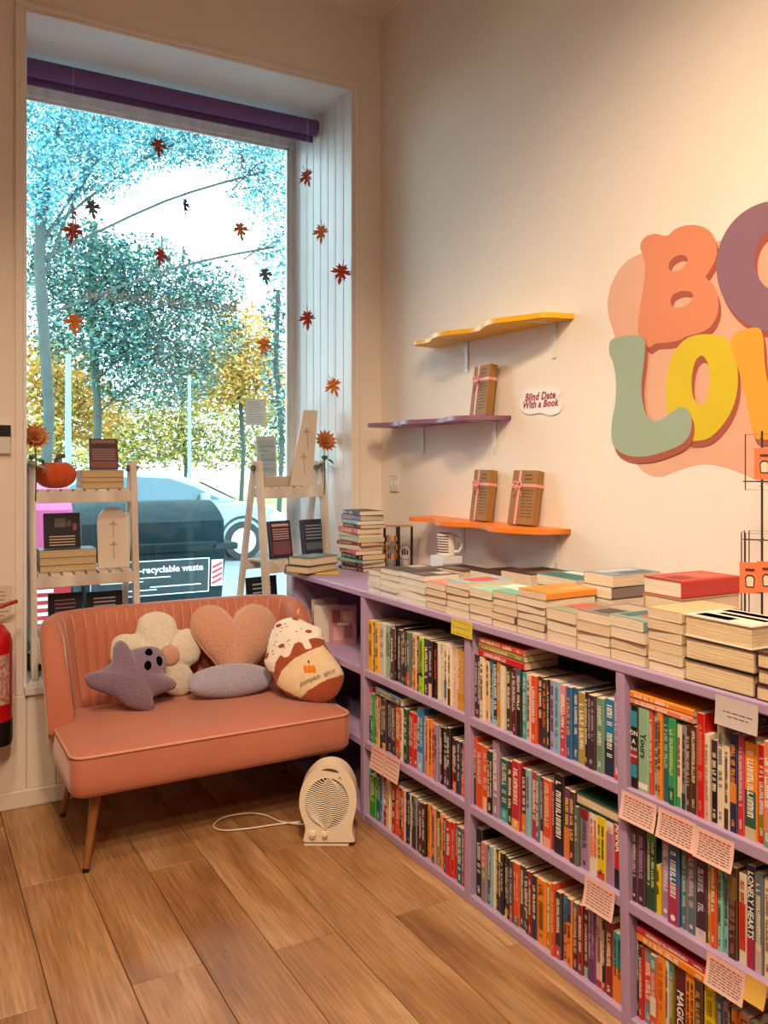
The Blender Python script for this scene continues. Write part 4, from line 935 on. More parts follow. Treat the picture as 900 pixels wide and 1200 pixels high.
def card(px0, px1, py0, py1, X, label, colr='E07A50', turn=0):
    a = onx(px0, py0, X); b_ = onx(px1, py1, X); w_ = a.y-b_.y; h_ = a.z-b_.z
    t = thing('greeting_card', label, 'card', group='orange cards on the spinner', M=T((X, (a.y+b_.y)/2, b_.z)) @ rz(math.radians(-90+turn)))
    objcol(MB().box(-w_/2, w_/2, 0, .0025, 0, h_).build('card_sheet', M_paper, t), colr)
    objcol(put('jar_outline', flat2d([[(x*w_, y*h_) for x, y in ((-.2,.2),(-.24,.5),(-.12,.6),(.12,.6),(.24,.5),(.2,.2))]], .0002), M_ink, t, on_axes(None,(1,0,0),(0,0,1),(0,-1,0),(0,-.0008,0)), False), '2A2018')
    objcol(put('jar_print', flat2d([[(x*w_, y*h_) for x, y in ((-.15,.23),(-.18,.48),(-.1,.55),(.1,.55),(.18,.48),(.15,.23))]], .0002), M_ink, t, on_axes(None,(1,0,0),(0,0,1),(0,-1,0),(0,-.0014,0)), False), 'DCCFB8')
    objcol(MB().box(-w_*.22, w_*.22, -.0008, -.0003, h_*.72, h_*.80).build('caption_mark', M_ink, t), '5A2A1C')
card(869, 889, 658, 697, BX+.2475, 'orange card with a jar print hanging low on the spinner', turn=31)
card(889, 909, 657, 696, BX+.266, 'orange card beside the low jar card on the spinner', turn=31)
card(886, 906, 525, 562, BX+.263, 'orange card with a jar print at the spinner top', turn=31)

# ------------------------------------------------------------------ shelf-edge cards
def hang(px0, px1, py0, py1, colr, label, lines=6, head=None, X=BX-.004, curl=.012, script=False):
    a = onx(px0, py0, X); b_ = onx(px1, py1, X)
    a2 = onx(px0, py0, X); zt = a2.z; w_ = a.y-b_.y
    hgt = onx(px1, py0, X).z
    # the height is measured at the left edge of the card
    zl = onx(px0, py1, X).z; h_ = zt-zl
    t = thing('shelf_card', label, 'card', group='paper cards hung on the shelf edges', M=T((X-.0016, (a.y+b_.y)/2, zl)) @ rz(math.radians(-90)))
    fn = lambda u, v, o=0: Vector(((u-.5)*w_, -curl*(1-v)**2 - o, v*h_))
    mb = MB().grid(lambda u, v: fn(u, v), 4, 8); mb.grid(lambda u, v: fn(u, v, -.0006), 4, 8)
    objcol(mb.build('card_sheet', M_paper, t), colr)
    mb = MB(); hd = MB()
    for k in range(lines):
        v = (.80-.68*k/max(1, lines-1)) if lines > 2 else .5-.14*k; x_ = .1 if lines > 2 else .2+.1*k
        while x_ < (.9 if lines > 2 else .8-.06*k):
            l = min(R.uniform(.05,.16), .92-x_)
            m_ = hd if (head and k == 0) else mb; dv = .026 if not (head and k == 0) else .05
            m_.quad(fn(x_, v, .0006), fn(x_+l, v, .0006), fn(x_+l, v+dv, .0006), fn(x_, v+dv, .0006)); x_ += l+.03
    if mb.v: q = mb.build('text_lines', mat('card_ink', '4A3438', .7), t); q['kind'] = 'stuff'
    if hd.v: q = hd.build('heading_line', mat('card_red_ink', 'C03A4A', .7), t); q['kind'] = 'stuff'
PKC = 'E9BDB2'
hang(436, 451.5, 872, 898, PKC, 'pink review card over the first shelf books beside the heater', 5, True)
hang(452, 469, 881, 908, PKC, 'pink review card next to the heater-side review card', 5, True)
hang(686, 721, 1024, 1058, PKC, 'pink review card on the second bay middle shelf edge', 8, True)
hang(729, 770, 925, 956, PKC, 'pink review card nearest the divider under the grey card bay', 8, True)
hang(772, 816, 945, 978, PKC, 'pink review card second from divider under top shelf', 9, True)
hang(816, 861, 967, 1001, PKC, 'pink review card third from divider under top shelf', 9, True)
hang(829, 874, 1114, 1150, PKC, 'pink review card on the lower shelf edge beside yellow card', 9, True)
hang(875, 899, 1140, 1168, 'D8A848', 'yellow card beside the lower pink review card', 0, None)
hang(529.5, 554, 723, 742, 'D9C233', 'yellow tag hung on the counter edge', 3, None, X=BX-.005, curl=.002)
hang(839, 889, 813, 847, 'C9BBBB', 'grey name card hung under the counter edge', 2, None, X=BX-.005, curl=.004)

# ------------------------------------------------------------------ ladder shelves in the window
def ladder(loc, rot, wd, shelves, label, top=1.457-RZ0-.004, dep=.32):
    """front feet line at local y=0, width along x from 0 to wd"""
    t = thing('ladder_shelf', label, 'shelf', loc, rot, 'white ladder shelves in the shop window')
    def fy(z): return .10*z/top          # the front frame leans back
    def by(z): return dep-(dep-.13)*z/top
    for x in (0, wd):
        MB().beam((x, 0, 0), (x, .10, top), .028, .034, up=(0,1,0)).build('front_leg', M_ladder, t, bevel=.002)
        MB().beam((x, dep, 0), (x, .135, top), .026, .026, up=(0,1,0)).build('back_leg', M_ladder, t, bevel=.002)
        MB().cyl((x-.025, .118, top-.035), (x+.025, .118, top-.035), .016, n=10).build('hinge_pin', mat('dark_pine','6A5644',.7), t)
    for z in shelves:
        a, b_ = fy(z)-.012, by(z)
        MB().box(.014, wd-.014, a-.006, a+.014, z-.05, z).build('front_rail', M_ladder, t, bevel=.002)
        MB().box(.014, wd-.014, b_-.012, b_+.006, z-.045, z).build('back_rail', M_ladder, t, bevel=.002)
        n = 8; pitch = (wd-.03)/n
        for k in range(n):
            MB().box(.015+k*pitch+.006, .015+(k+1)*pitch-.006, a, b_, z+.0003, z+.010).build('slat', M_ladder, t)
    return t, fy, by
LL = Vector((.487, 3.955, RZ0+.0045)); s1z, s2z, s3z = 1.318-RZ0-.0045, .945-RZ0-.0045, .62-RZ0-.0045
lad, fy, by = ladder(LL, 0, .445, (s3z, s2z, s1z), 'white ladder shelf with the pumpkin on its top shelf')
RA = math.radians(13); RL = Vector((1.567, 3.915, RZ0+.0045))
lad2, _, _ = ladder(RL, RA, .40, (s3z, s2z, s1z), 'white ladder shelf beside the beadboard reveal')
Z1, Z2, Z3 = 1.318+.0106, .945+.0106, .62+.0106
# pumpkin
p = ony(65, 575, 4.13); pk = thing('pumpkin', 'orange velvet pumpkin on the ladder shelf', 'pumpkin', (p.x, 4.13, Z1))
pr = .093
def pump(u, v):
    a = 2*math.pi*u; lob = .86+.14*abs(math.cos(4.5*a))**.6; ph = math.pi*v
    r_ = pr*math.sin(ph)**.8*lob; z = .066+.064*math.cos(ph)-(.018*math.exp(-(r_/.03)**2) if v < .5 else 0)
    return Vector((r_*math.cos(a), r_*math.sin(a)*.9, max(z, .001)))
MB().grid(pump, 72, 16, cu=True).build('body', mat('pumpkin_velvet','D8541C',.8,.15,30,.2,200,sheen=.4), pk, smooth=True)
MB().tube(smooth_line([(0,0,.105),(.004,0,.135),(.02,0,.15),(.042,0,.153)],5), .009, 8).build('stalk', mat('stalk_brown','6E5A3C',.8,.3,20), pk, smooth=True)
# books and boards on the left ladder
YL = 4.10
def lie_at(px0, px1, Y, z, ts, cols, labs, d=.15, **kw):
    a = ony(px0, 560, Y).x; b_ = ony(px1, 560, Y).x
    for t_, c, l in zip(ts, cols, labs):
        lying((a+b_)/2, Y+d/2, z+.0003, t_-.0005, b_-a, d, c, l, yaw=-90+R.uniform(-1.5,1.5), group='books on the ladder shelves', hard=kw.get('hard', False), page='D8BC90'); z += t_
    return z
zt = lie_at(96, 145, YL-.03, Z1, (.03,.022,.034), ('8A7A68','6A5A50','A08C74'), ('lowest book in the pile on the pumpkin shelf','middle book in the pile on the pumpkin shelf','topmost book in the pile on the pumpkin shelf'))
def stand_face(px0, px1, py0, py1, Y, zb, c, label, thk=.02, lean=10, art=None, turn=0, page=None, cat='book', name='book', grp='books on the ladder shelves'):
    """book standing with its front cover towards the room"""
    a = ony(px0, py0, Y); b_ = ony(px1, py1, Y); w_ = b_.x-a.x; h_ = min(a.z-zb, .3) if py0 else b_.z
    M = T((a.x+w_/2, Y, zb+.0004)) @ rz(math.radians(turn)) @ Matrix.Rotation(math.radians(-lean), 4, 'X') @ T((-w_/2, thk/2, 0)) @ rz(math.radians(-90)) 
    # local x (thickness) faces -y of the room, depth runs along the width
    M = T((a.x, Y+thk/2, zb+.0002+thk/2*math.sin(math.radians(lean)))) @ rz(math.radians(turn)) @ Matrix.Rotation(math.radians(-lean), 4, 'X') @ rz(math.radians(-90))
    return book(M, thk, h_, w_, c, label, group=grp, cover_art=art, cat=cat, name=name, page=page)
LINES = lambda c, n=5, x0=.25, x1=.75, a=.3, b=.8: [(x0, x1, a+(b-a)*k/n, a+(b-a)*k/n+.03, c) for k in range(n)]
stand_face(105, 139, 514, 556, YL+.02, zt, '5E3A40', 'dark wine poster book standing on the pile by the pumpkin', .018, 9, [(.05,.95,.05,.25,'8A5048'),(.05,.95,.72,.8,'3A2430'),(.1,.9,.86,.95,'8A6A60')]+LINES('A88880',5,.1,.9,.32,.7))
zt = lie_at(47, 113, YL-.06, Z2, (.03,.034,.036), ('6A5A50','3E4A56','3A4450'), ('lowest book in the pile on the middle ladder shelf','second book in the pile on the middle ladder shelf','topmost book in the pile on the middle ladder shelf'))
stand_face(51.5, 94.5, 602, 632, YL+.0, zt, '1A1416', 'black card with pale lettering standing on the middle pile', .006, 8, [(.3,.6,.6,.85,'6A5A58'),(.62,.75,.62,.8,'5A4A48'),(.8,.9,.5,.7,'8A4A4A')]+LINES('D8B8A0',4,.15,.85,.08,.4), cat='display card', name='display_card')
stand_face(57, 97, 697, 760, YL-.02, Z3, '1E1826', 'dark navy framed card with rows of small lettering', .008, 6, LINES('A86A78',9,.2,.8,.2,.92), cat='display card', name='display_card')
stand_face(102, 144.5, 695, 757, YL-.02, Z3, '14121A', 'black framed card beside the dark navy framed card', .008, 6, LINES('B8A8A0',9,.2,.8,.2,.92), cat='display card', name='display_card')
# arched board
def arch_board(fx, label, M, w_, h_, slant=0):
    t = thing('arched_board', label, 'board', M=M, group='white boards on the ladder shelves')
    out = [(-w_/2,0),(w_/2,0),(w_/2,h_-w_/2)] + [(w_/2*math.cos(a), h_-w_/2+w_/2*math.sin(a)) for a in [math.pi*k/12 for k in range(1,12)]] + [(-w_/2,h_-w_/2)] if not slant else [(-w_/2,0),(w_/2,0),(slant+w_*.32,h_),(slant-w_*.32,h_)]
    put('panel', flat2d([out], .008), mat('cream_board','E2D3C2',.6,.06,6), t, on_axes(None,(1,0,0),(0,0,1),(0,-1,0),(0,.009,0)), False)
    for zc, s_ in ((h_*.62, slant*.62), (h_*.28, slant*.28)):
        mb = MB().box(s_-.002, s_+.002, -.0018, -.0002, zc-h_*.13, zc+h_*.1); mb.box(s_-.018, s_+.018, -.0018, -.0002, zc+h_*.08, zc+h_*.1); mb.ell((s_,-.0015,zc+h_*.12),.008,.0012,.008,8,5)
        mb.build('drawn_mark', mat('mark_tan','B8A490',.7), t)
a = ony(113, 672, YL); b_ = ony(152, 672, YL); zt_ = ony(140, 594, YL).z
arch_board(0, 'cream arched board leaning at the end of the middle ladder shelf', T(((a.x+b_.x)/2, YL-.02, Z2+.0020)) @ Matrix.Rotation(math.radians(-6),4,'X'), b_.x-a.x-.01, zt_-Z2)
# wooden basket on the platform
p = ony(47, 772, 3.96); bk_ = thing('wicker_pot', 'small brown wooden pot in the window corner behind the sofa', 'pot', (.53, 4.16, RZ0+.005))
zz_ = .62-.05-RZ0-.008
MB().lathe([(0,.001),(.05,.001),(.058,.02),(.062,.05),(.06,min(.11,zz_)),(.052,min(.11,zz_)),(.05,.03),(0,.03)], 20).build('bowl', mat('bark_brown','6E4A24',.8,.5,14,.4), bk_, smooth=True, auto=40)
# right ladder items
def Rl(x, y, z): return (T(RL) @ rz(RA)) @ Vector((x, y, z-RL.z))
def rbook(px0, px1, py0, py1, off, zb, c, label, thk, turn, lean=8, art=None, **kw):
    Y = off; return stand_face(px0, px1, py0, py1, Y, zb, c, label, thk, lean, art, turn, **kw)
q = Rl(.122, .160, Z1)
lying(q.x, q.y, Z1+.0003, .05, .17, .12, 'C8BCB0', 'thick pale book lying on the shelf beside the reveal', yaw=103, group='books on the ladder shelves', page='DCC8AC')
q = Rl(.015, .15, Z1)
stand_face(303, 327, 511, 556, q.y+.02, Z1+.051, 'B8C4CC', 'pale blue leaflet book standing on the thick pale book', .014, 6, [(.15,.9,.1,.9,'9AB8CC')]+LINES('E0EAF0',6,.2,.85,.15,.85), turn=10)
arch_board(0, 'tall slanting white board leaning on the ladder beside the flower', T(Rl(.245, .07, Z1)+Vector((0,0,.0023))) @ rz(RA-.05) @ Matrix.Rotation(math.radians(-7),4,'X'), .14, .40, slant=.095)
stand_face(318.5, 346, 612, 656, Rl(.06,.06,0).y+.02, Z2, '38202E', 'dark wine covered book standing on the reveal-side ladder', .03, 9, [(.08,.92,.1,.45,'7A4A58'),(.1,.9,.85,.92,'C8A8A0')]+LINES('C8A0A8',5,.12,.88,.5,.82), turn=12, page='E8DCC8')
stand_face(357, 384, 610, 654, Rl(.24,.08,0).y+.02, Z2, '2A2C3A', 'navy covered book standing on the reveal-side ladder', .03, 9, [(.1,.9,.15,.35,'5A6878')]+LINES('9AA4B0',5,.12,.88,.45,.9), turn=12, page='E8DCC8')
stand_face(291, 331, 678, 740, Rl(-.01,.09,0).y-.0, Z3, '1A1A20', 'black framed card at the foot of the reveal-side ladder', .008, 6, LINES('A8B0B0',7,.2,.8,.3,.92), turn=12, cat='display card', name='display_card')
# dahlias
def dahlia(P, zs, label, rr=.066):
    t = thing('artificial_dahlia', label, 'flower', P, 0, 'artificial dahlias on the ladder shelves')
    MB().tube(smooth_line([(0,.0,0),(.004,0,zs*.5),(-.004,-.005,zs)],6), .0028, 6).build('stem', mat('stem_green','3A4A28',.7), t, smooth=True)
    c = Vector((-.004,-.012,zs+.005)); M_p = mat('dahlia_peach','E8A060',.7,.25,20)
    pet = MB().grid(lambda u, v: Vector(((u-.5)*.022*math.sin(math.pi*min(1,.12+v*.88)), v*.05, .010*v*v+.004*(2*u-1)**2)), 4, 6).mesh('petal', M_p, smooth=True)
    for ring_, (n_, tilt, sc2) in enumerate(((14,8,1.0),(12,30,.86),(9,52,.68),(6,72,.5))):
        for k in range(n_):
            M = T(c) @ Matrix.Rotation(math.radians(72),4,'X') @ Matrix.Rotation(2*math.pi*k/n_+ring_*.3,4,'Z') @ Matrix.Rotation(math.radians(tilt),4,'X') @ Matrix.Scale(sc2*rr/.05,4)
            link('petal', pet, t, M)
    lf = MB().grid(lambda u, v: Vector(((u-.5)*.034*math.sin(math.pi*min(1,.05+v*.95)), v*.07, .01*math.sin(3*v))), 4, 7).mesh('leaf', mat('leaf_green','3C5A24',.6,.2,10), smooth=True)
    for k, (a, z_) in enumerate(((2.7,zs*.76),(3.6,zs*.70),(2.2,zs*.62),(4.1,zs*.58))):
        link('leaf', lf, t, T((0,-.004,z_)) @ rz(a) @ Matrix.Rotation(-.5,4,'X'))
p = Rl(.392, .064, 1.3); dahlia((p.x, p.y, Z1-.05), .275, 'peach artificial dahlia on the reveal-side ladder')
dahlia((.499, 3.955+.064, Z1-.05), .275, 'orange artificial dahlia above the pumpkin')

# ------------------------------------------------------------------ window: blind, hanging leaves, notices, lettering
bl = thing('roller_blind', 'purple roller blind rolled up under the window soffit', 'blind', (1.2, 4.24, 3.29))
MB().cyl((RX0+.02,4.24,3.292),(RX1-.03,4.24,3.292),.042,n=24).build('roll', mat('purple_blind','6A4A86',.6,.08,6), bl, True, smooth=True, auto=40)
MB().box(RX0+.025,RX1-.035,4.272,4.282,3.225,3.29).build('hem_bar', mat('purple_blind','6A4A86',.6,.08,6), bl, True, bevel=.002)
for x in (RX0+.013, RX1-.03): MB().box(x,x+.012,4.20,4.285,3.25,RZ1-.0125).build('bracket', M_metalw, bl, True)
LEAF = [(.012,-.72),(.02,-.30),(.24,-.46),(.20,-.30),(.36,-.26),(.16,-.12),(.50,-.14),(.42,-.02),(.62,.10),(.38,.12),(.14,.06),(.34,.30),(.24,.32),(.30,.50),(.08,.26),(.10,.52),(0,.74)]
LEAF = LEAF + [(-x, y) for x, y in reversed(LEAF[:-1])]
LEAF = [(x*.1, y*.1) for x, y in LEAF]
lme = flat2d([LEAF], .0006)
for v in lme.vertices: v.co.z += .25*abs(v.co.x)+1.2*v.co.y*v.co.y
lcol = {'r': ('CC4426','deep red'), 'o': ('F58C2C','orange'), 'b': ('B05032','brown-red'), 'g': ('6E7470','grey reflection-imitating')}  # the grey ones are solid stand-ins for leaf reflections in the pane
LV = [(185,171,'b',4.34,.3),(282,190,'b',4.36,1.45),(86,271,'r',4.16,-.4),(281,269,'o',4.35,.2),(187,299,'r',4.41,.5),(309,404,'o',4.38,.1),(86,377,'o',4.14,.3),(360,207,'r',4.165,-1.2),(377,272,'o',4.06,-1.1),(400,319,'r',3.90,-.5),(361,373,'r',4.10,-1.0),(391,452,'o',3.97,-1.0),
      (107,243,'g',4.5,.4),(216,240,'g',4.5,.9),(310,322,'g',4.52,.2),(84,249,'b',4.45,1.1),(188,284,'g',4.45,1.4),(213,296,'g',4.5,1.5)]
REFS = ['top middle','top, edge-on','upper, by the window frame','beside the grey reflection leaf','below the white sky patch','lowest over the glass','low, by the window frame','highest in front of the reveal','second in front of the reveal','outermost in front of the reveal','innermost in front of the reveal','lowest in front of the reveal','near the glass beside the deep red leaf','near the glass in the sky patch','near the glass above the orange leaf','small, near the window frame','edge-on, above the red leaf','edge-on, near the glass']
M_thread = mat('clear_thread','C8C8C8',.4)
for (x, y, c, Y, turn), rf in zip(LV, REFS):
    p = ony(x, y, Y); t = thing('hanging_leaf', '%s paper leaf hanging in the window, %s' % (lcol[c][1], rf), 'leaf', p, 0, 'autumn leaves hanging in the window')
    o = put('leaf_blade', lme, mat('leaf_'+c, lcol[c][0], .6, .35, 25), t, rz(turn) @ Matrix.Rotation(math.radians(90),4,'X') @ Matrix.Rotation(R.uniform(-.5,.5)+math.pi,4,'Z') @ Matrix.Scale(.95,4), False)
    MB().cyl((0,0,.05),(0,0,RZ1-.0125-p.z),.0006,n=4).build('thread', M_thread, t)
def notice(px0, px1, py0, py1, label, c='E4ECEC'):
    a = ony(px0, py0, YG-.001); b_ = ony(px1, py1, YG-.001)
    t = thing('window_notice', label, 'notice', ((a.x+b_.x)/2, YG-.001, b_.z))
    objcol(MB().box(a.x,b_.x,YG+.001,YG+.003,b_.z,a.z).build('paper_sheet', M_paper, t, True), c)
    mb = MB(); h_ = a.z-b_.z; w_ = b_.x-a.x
    for k in range(9):
        z_ = a.z-h_*(.12+.09*k); mb.box(a.x+w_*.12, a.x+w_*R.uniform(.6,.88), YG+.0003, YG+.0008, z_-h_*.02, z_)
    q_ = mb.build('print_lines', mat('faint_print','A8B4B8',.7), t, True); q_['kind'] = 'stuff'
notice(288, 312, 467, 499, 'white printed notice taped to the shop window')
q = ony(192, 352, YG-.002)
gl = thing('window_lettering', 'grey mirrored shop name lettering on the window glass', 'lettering', q)
M_grey = mat('grey_vinyl','B4C2C8',.6)
# the name reads from the street, so it stands mirrored in here
put('letters', text2d('Book Lovers Bookshop', .088, .0002, 0, .001), M_grey, gl, on_axes(None,(-1,0,0),(0,0,1),(0,1,0),(q.x, YG+.0030, q.z)))['kind'] = 'stuff'

# ------------------------------------------------------------------ left wall corner: extinguisher, thermostat, notice
fe = thing('fire_extinguisher', 'red fire extinguisher with black base hung on the wall', 'extinguisher', (.305, 3.755, .31))
MB().lathe([(0,.10),(.074,.10),(.074,.40),(.068,.44),(.045,.475),(.022,.49),(.022,.51),(0,.51)], 28).build('cylinder', mat('red_enamel','C01418',.25), fe, smooth=True, auto=50)
MB().lathe([(0,0),(.072,.002),(.0755,.02),(.0755,.101),(0,.102)], 28).build('base', M_black, fe, smooth=True, auto=50)
MB().box(-.02,.02,-.02,.02,.508,.535).build('valve', M_black, fe, bevel=.003)
MB().tube(smooth_line([(-.02,-.03,.535),(.03,-.03,.56),(.09,-.02,.575)],5), .008, 6).build('lever', mat('red_lever','A8161A',.35), fe, smooth=True)
MB().tube(smooth_line([(.0,-.02,.52),(-.06,-.05,.535),(-.088,-.05,.50),(-.09,-.045,.3),(-.085,-.04,.15)],6), .009, 8).build('hose', M_black, fe, smooth=True)
MB().grid(lambda u, v: Vector((.0748*math.cos(math.radians(210+110*u)), .0748*math.sin(math.radians(210+110*u)), .17+.2*v)), 12, 2).build('instruction_label', mat('label_cream','D8C8BC',.6,1,60,col2='B04A44'), fe)
MB().box(-.03,.03,.074,.094,.3,.36).build('wall_bracket', M_metalw, fe)
a = ony(-10, 497, YB); b_ = ony(12, 532, YB)
th_ = thing('wall_control_panel', 'white wall control panel with a black screen by the window', 'control panel', (b_.x, YB, b_.z))
MB().box(a.x-.03,b_.x,YB-.022,YB-.0003,b_.z,a.z).build('housing', M_metalw, th_, True, bevel=.004)
MB().box(a.x-.02,b_.x-.0,YB-.0232,YB-.0215,b_.z+(a.z-b_.z)*.58,a.z-.004).build('screen', M_black, th_, True)
a = ony(-20, 688, YB); b_ = ony(14, 728, YB)
nt_ = thing('wall_notice', 'small printed notice pinned above the fire extinguisher', 'notice', (b_.x, YB, b_.z))
objcol(MB().box(a.x,b_.x,YB-.003,YB-.0004,b_.z,a.z).build('paper_sheet', M_paper, nt_, True), 'E0D2BE')
mb = MB()
for k in range(7): z_ = a.z-(a.z-b_.z)*(.15+.11*k); mb.box(a.x+.01,b_.x-.01-.02*R.random(),YB-.0036,YB-.0031,z_-.004,z_)
q_ = mb.build('print_lines', mat('tan_print','9A7A60',.7), nt_, True); q_['kind'] = 'stuff'

# ------------------------------------------------------------------ the street outside
GZ = -.05
struct(MB().box(-12, 30, YG+.09, 8.2, GZ-.2, GZ).build('pavement', mat('paving_grey','A8B0B2',.9,.2,2)))
struct(MB().box(-12, 30, 8.2, 17.5, GZ-.3, GZ-.08).build('road', mat('asphalt','6E7678',.9,.2,6)))
struct(MB().box(-30, 60, 17.5, 70, GZ-.3, GZ+.02).build('lawn', mat('park_grass','8A9A52',.95,.3,3)))
# bins
M_bin = mat('dark_teal_plastic','12292E',.8,.2,5,spec=.15)
def street_bin(x0, x1, yf, label, lid, panel, pc, zr=.79, zt=1.15):
    t = thing('street_bin', label, 'bin', ((x0+x1)/2, yf, GZ), 0, 'wheeled bins on the pavement')
    w_ = x1-x0; d_ = .85
    a = [Vector((sx*(w_/2-.05), y, .12)) for sx, y in ((-1,.05),(1,.05),(1,d_-.05),(-1,d_-.05))]; b_ = [Vector((sx*w_/2, y, zr-GZ)) for sx, y in ((-1,.0),(1,.0),(1,d_),(-1,d_))]
    MB().prism(a, b_).build('body', M_bin, t, bevel=.02)
    MB().box(-w_/2-.03, w_/2+.08, -.035, d_+.03, zr-GZ, zr-GZ+.05).build('rim', M_bin, t, bevel=.012)
    MB().grid(lambda u, v: Vector(((v-.5)*w_*.97, .02+u*(d_-.04), zr-GZ+.05+(zt-zr-.05)*math.sin(math.pi*(.12+.76*u))**.6)), 14, 6).build('lid', lid, t, smooth=True)
    for s_ in (-1, 1):
        e = MB(); n = 14
        pr_ = [Vector((s_*w_*.485, .02+u*(d_-.04), zr-GZ+.05+(zt-zr-.05)*math.sin(math.pi*(.12+.76*u))**.6)) for u in [k/(n-1) for k in range(n)]]
        e.add(pr_+[Vector((s_*w_*.485, d_-.02, zr-GZ+.05)), Vector((s_*w_*.485, .02, zr-GZ+.05))], [tuple(range(n+2))]); e.build('lid_side', lid, t)
    hz = zr-GZ+.05+(zt-zr-.05)*math.sin(math.pi*.12)**.6
    for y in (.02, d_-.02): MB().quad((-w_*.485,y,zr-GZ+.05),(w_*.485,y,zr-GZ+.05),(w_*.485,y,hz),(-w_*.485,y,hz)).build('lid_front', lid, t)
    MB().tube([(-w_*.4,-.04,zr-GZ+.02),(-w_*.4,-.07,zr-GZ+.06),(w_*.4,-.07,zr-GZ+.06),(w_*.4,-.04,zr-GZ+.02)], .014, 6).build('handle_bar', M_bin, t)
    for sx in (-1,1):
        for y in (.12, d_-.12): MB().cyl((sx*(w_/2-.14)-.03,y,.085),(sx*(w_/2-.14)+.03,y,.085),.085,n=16).build('wheel', M_black, t)
    return t
def fy_bin(z, zr=.79): return .05-.05*(z-.12)/(zr-GZ-.12)
b1 = street_bin(1.06, 2.13, 6.2, 'dark teal bin labelled Non-recyclable waste outside the window', M_bin, None, None)
def face(t, x0, x1, z0, z1, off, m, name):     # flat print on the leaning front of a bin, room x and z
    o = WM[t.name].translation
    p = [Vector((x-o.x, fy_bin(z-o.z)-off, z-o.z)) for x, z in ((x0,z0),(x1,z0),(x1,z1),(x0,z1))]
    return MB().quad(*p).build(name, m, t)
M_prw = mat('white_print','E4EEEE',.6); M_prd = mat('dark_label','1A2E34',.6)
face(b1, 1.13, 1.995, .475, .735, .004, M_prw, 'label_border'); face(b1, 1.138, 1.987, .483, .727, .006, M_prd, 'label_panel')
o = WM[b1.name].translation
lt = put('label_lettering', text2d('Non-recyclable waste', .068, 0, 0, .0016, align='RIGHT'), M_prw, b1, on_axes(None,(1,0,0),(0,.05,1),(0,-1,.05),(1.945-o.x, fy_bin(.665-o.z)-.009, .665-o.z)), False); lt['kind'] = 'stuff'
for z_, xa, xb in ((.605,1.2,1.70),(.58,1.2,1.5),(.535,1.55,1.93),(.515,1.2,1.6)): face(b1, xa, xb, z_, z_+.008, .009, M_prw, 'print_line')
for k in range(4):
    zz = .56+k*.04
    p = [Vector((x-o.x, fy_bin(z-o.z)-.010, z-o.z)) for x, z in ((2.015,zz-.035),(2.095,zz),(2.095,zz+.022),(2.015,zz-.013))]
    MB().quad(*p).build('hazard_stripe', mat('hazard_red','B82A34',.5), b1)
face(b1, 2.01, 2.10, .515, .715, .006, M_prw, 'hazard_plate')
b2 = street_bin(-.36, .935, 5.6, 'grey bin with pink lid and red label outside the window', mat('pink_lid','C8588C',.6,.1,4), None, None, .80, 1.40)
face(b2, .66, .905, .36, .69, .006, mat('red_label','B82030',.6), 'label_panel')
face(b2, .60, .925, .70, .785, .006, mat('pink_label','C8588C',.6), 'pink_panel')
for k in range(6): face(b2, .68, .78+.1*R.random(), .64-k*.048, .662-k*.048, .009, M_prw, 'print_line')
# car
def car():
    t = thing('parked_car', 'pale silver hatchback car parked across the street', 'car', (3.4, 13.0, GZ-.08))
    w_ = 1.74; M_c = mat('pale_silver','7E979C',.3,metal=.1,coat=.4); M_g = mat('car_glass','2E5460',.08)
    low = [(-2.05,.32),(-2.10,.62),(-2.02,.90),(-1.75,.97),(1.35,.95),(1.85,.86),(2.12,.66),(2.14,.38),(2.05,.25),(-1.95,.24)]
    cab = [(-1.80,.95),(-1.52,1.28),(-1.05,1.41),(-.30,1.46),(.25,1.42),(.70,1.26),(1.35,.94)]
    def pl(L, y, ins=0): return [Vector((x, y, z)) for x, z in L]
    MB().prism(pl(low, 0), pl(low, w_)).build('body', M_c, t, bevel=.05)
    inset = [(x*.96, .14 if z > 1.1 else .03, z) for x, z in cab]
    MB().prism([Vector((x, i, z)) for x, i, z in inset], [Vector((x, w_-i, z)) for x, i, z in inset]).build('cabin', M_c, t, bevel=.04)
    for L in ([(-1.50,1.0),(-1.34,1.24),(-.98,1.33),(-.42,1.36),(-.42,1.0)], [(-.34,1.0),(-.34,1.36),(.18,1.33),(.58,1.20),(1.0,1.0)]):
        MB().prism([Vector((x*.96, (.02+.11*(z-.95)/.4)-.012, z)) for x, z in L], [Vector((x*.96, (.02+.11*(z-.95)/.4)+.02, z)) for x, z in L]).build('side_window', M_g, t)
    MB().add([(.72*.96+.02,.2,1.27),(.72*.96+.02,w_-.2,1.27),(1.34*.96+.02,w_-.1,.97),(1.34*.96+.02,.1,.97)], [(0,1,2,3)]).build('windscreen', M_g, t)
    for x in (-1.25, 1.34):
        wl = MB().cyl((x,-.02,.315),(x,.2,.315),.315,n=28).build('wheel', M_black, t)
        MB().cyl((x,-.032,.315),(x,-.015,.315),.21,n=20).build('hubcap', mat('alloy','B8C4C8',.3,metal=.6), wl)
        MB().grid(lambda u, v: Vector((x+.36*math.cos(math.pi*u)*(1+.12*v), -.012, .32+.36*math.sin(math.pi*u)*(1+.12*v))), 20, 2).build('wheel_arch', M_black, t)
    MB().box(1.8,2.1,-.01,.25,.62,.74).build('headlamp', mat('lamp_glass','DCE8EA',.1), t, bevel=.02)
    MB().box(-2.08,-1.9,-.01,.25,.66,.86).build('tail_lamp', mat('lamp_red','A8202A',.2), t, bevel=.02)
    MB().box(.62,.76,-.14,.0,.98,1.10).build('wing_mirror', M_c, t, bevel=.02)
    for x in (-.3,.62): MB().box(x-.2,x-.05,-.012,.0,.82,.845).build('door_handle', M_c, t)
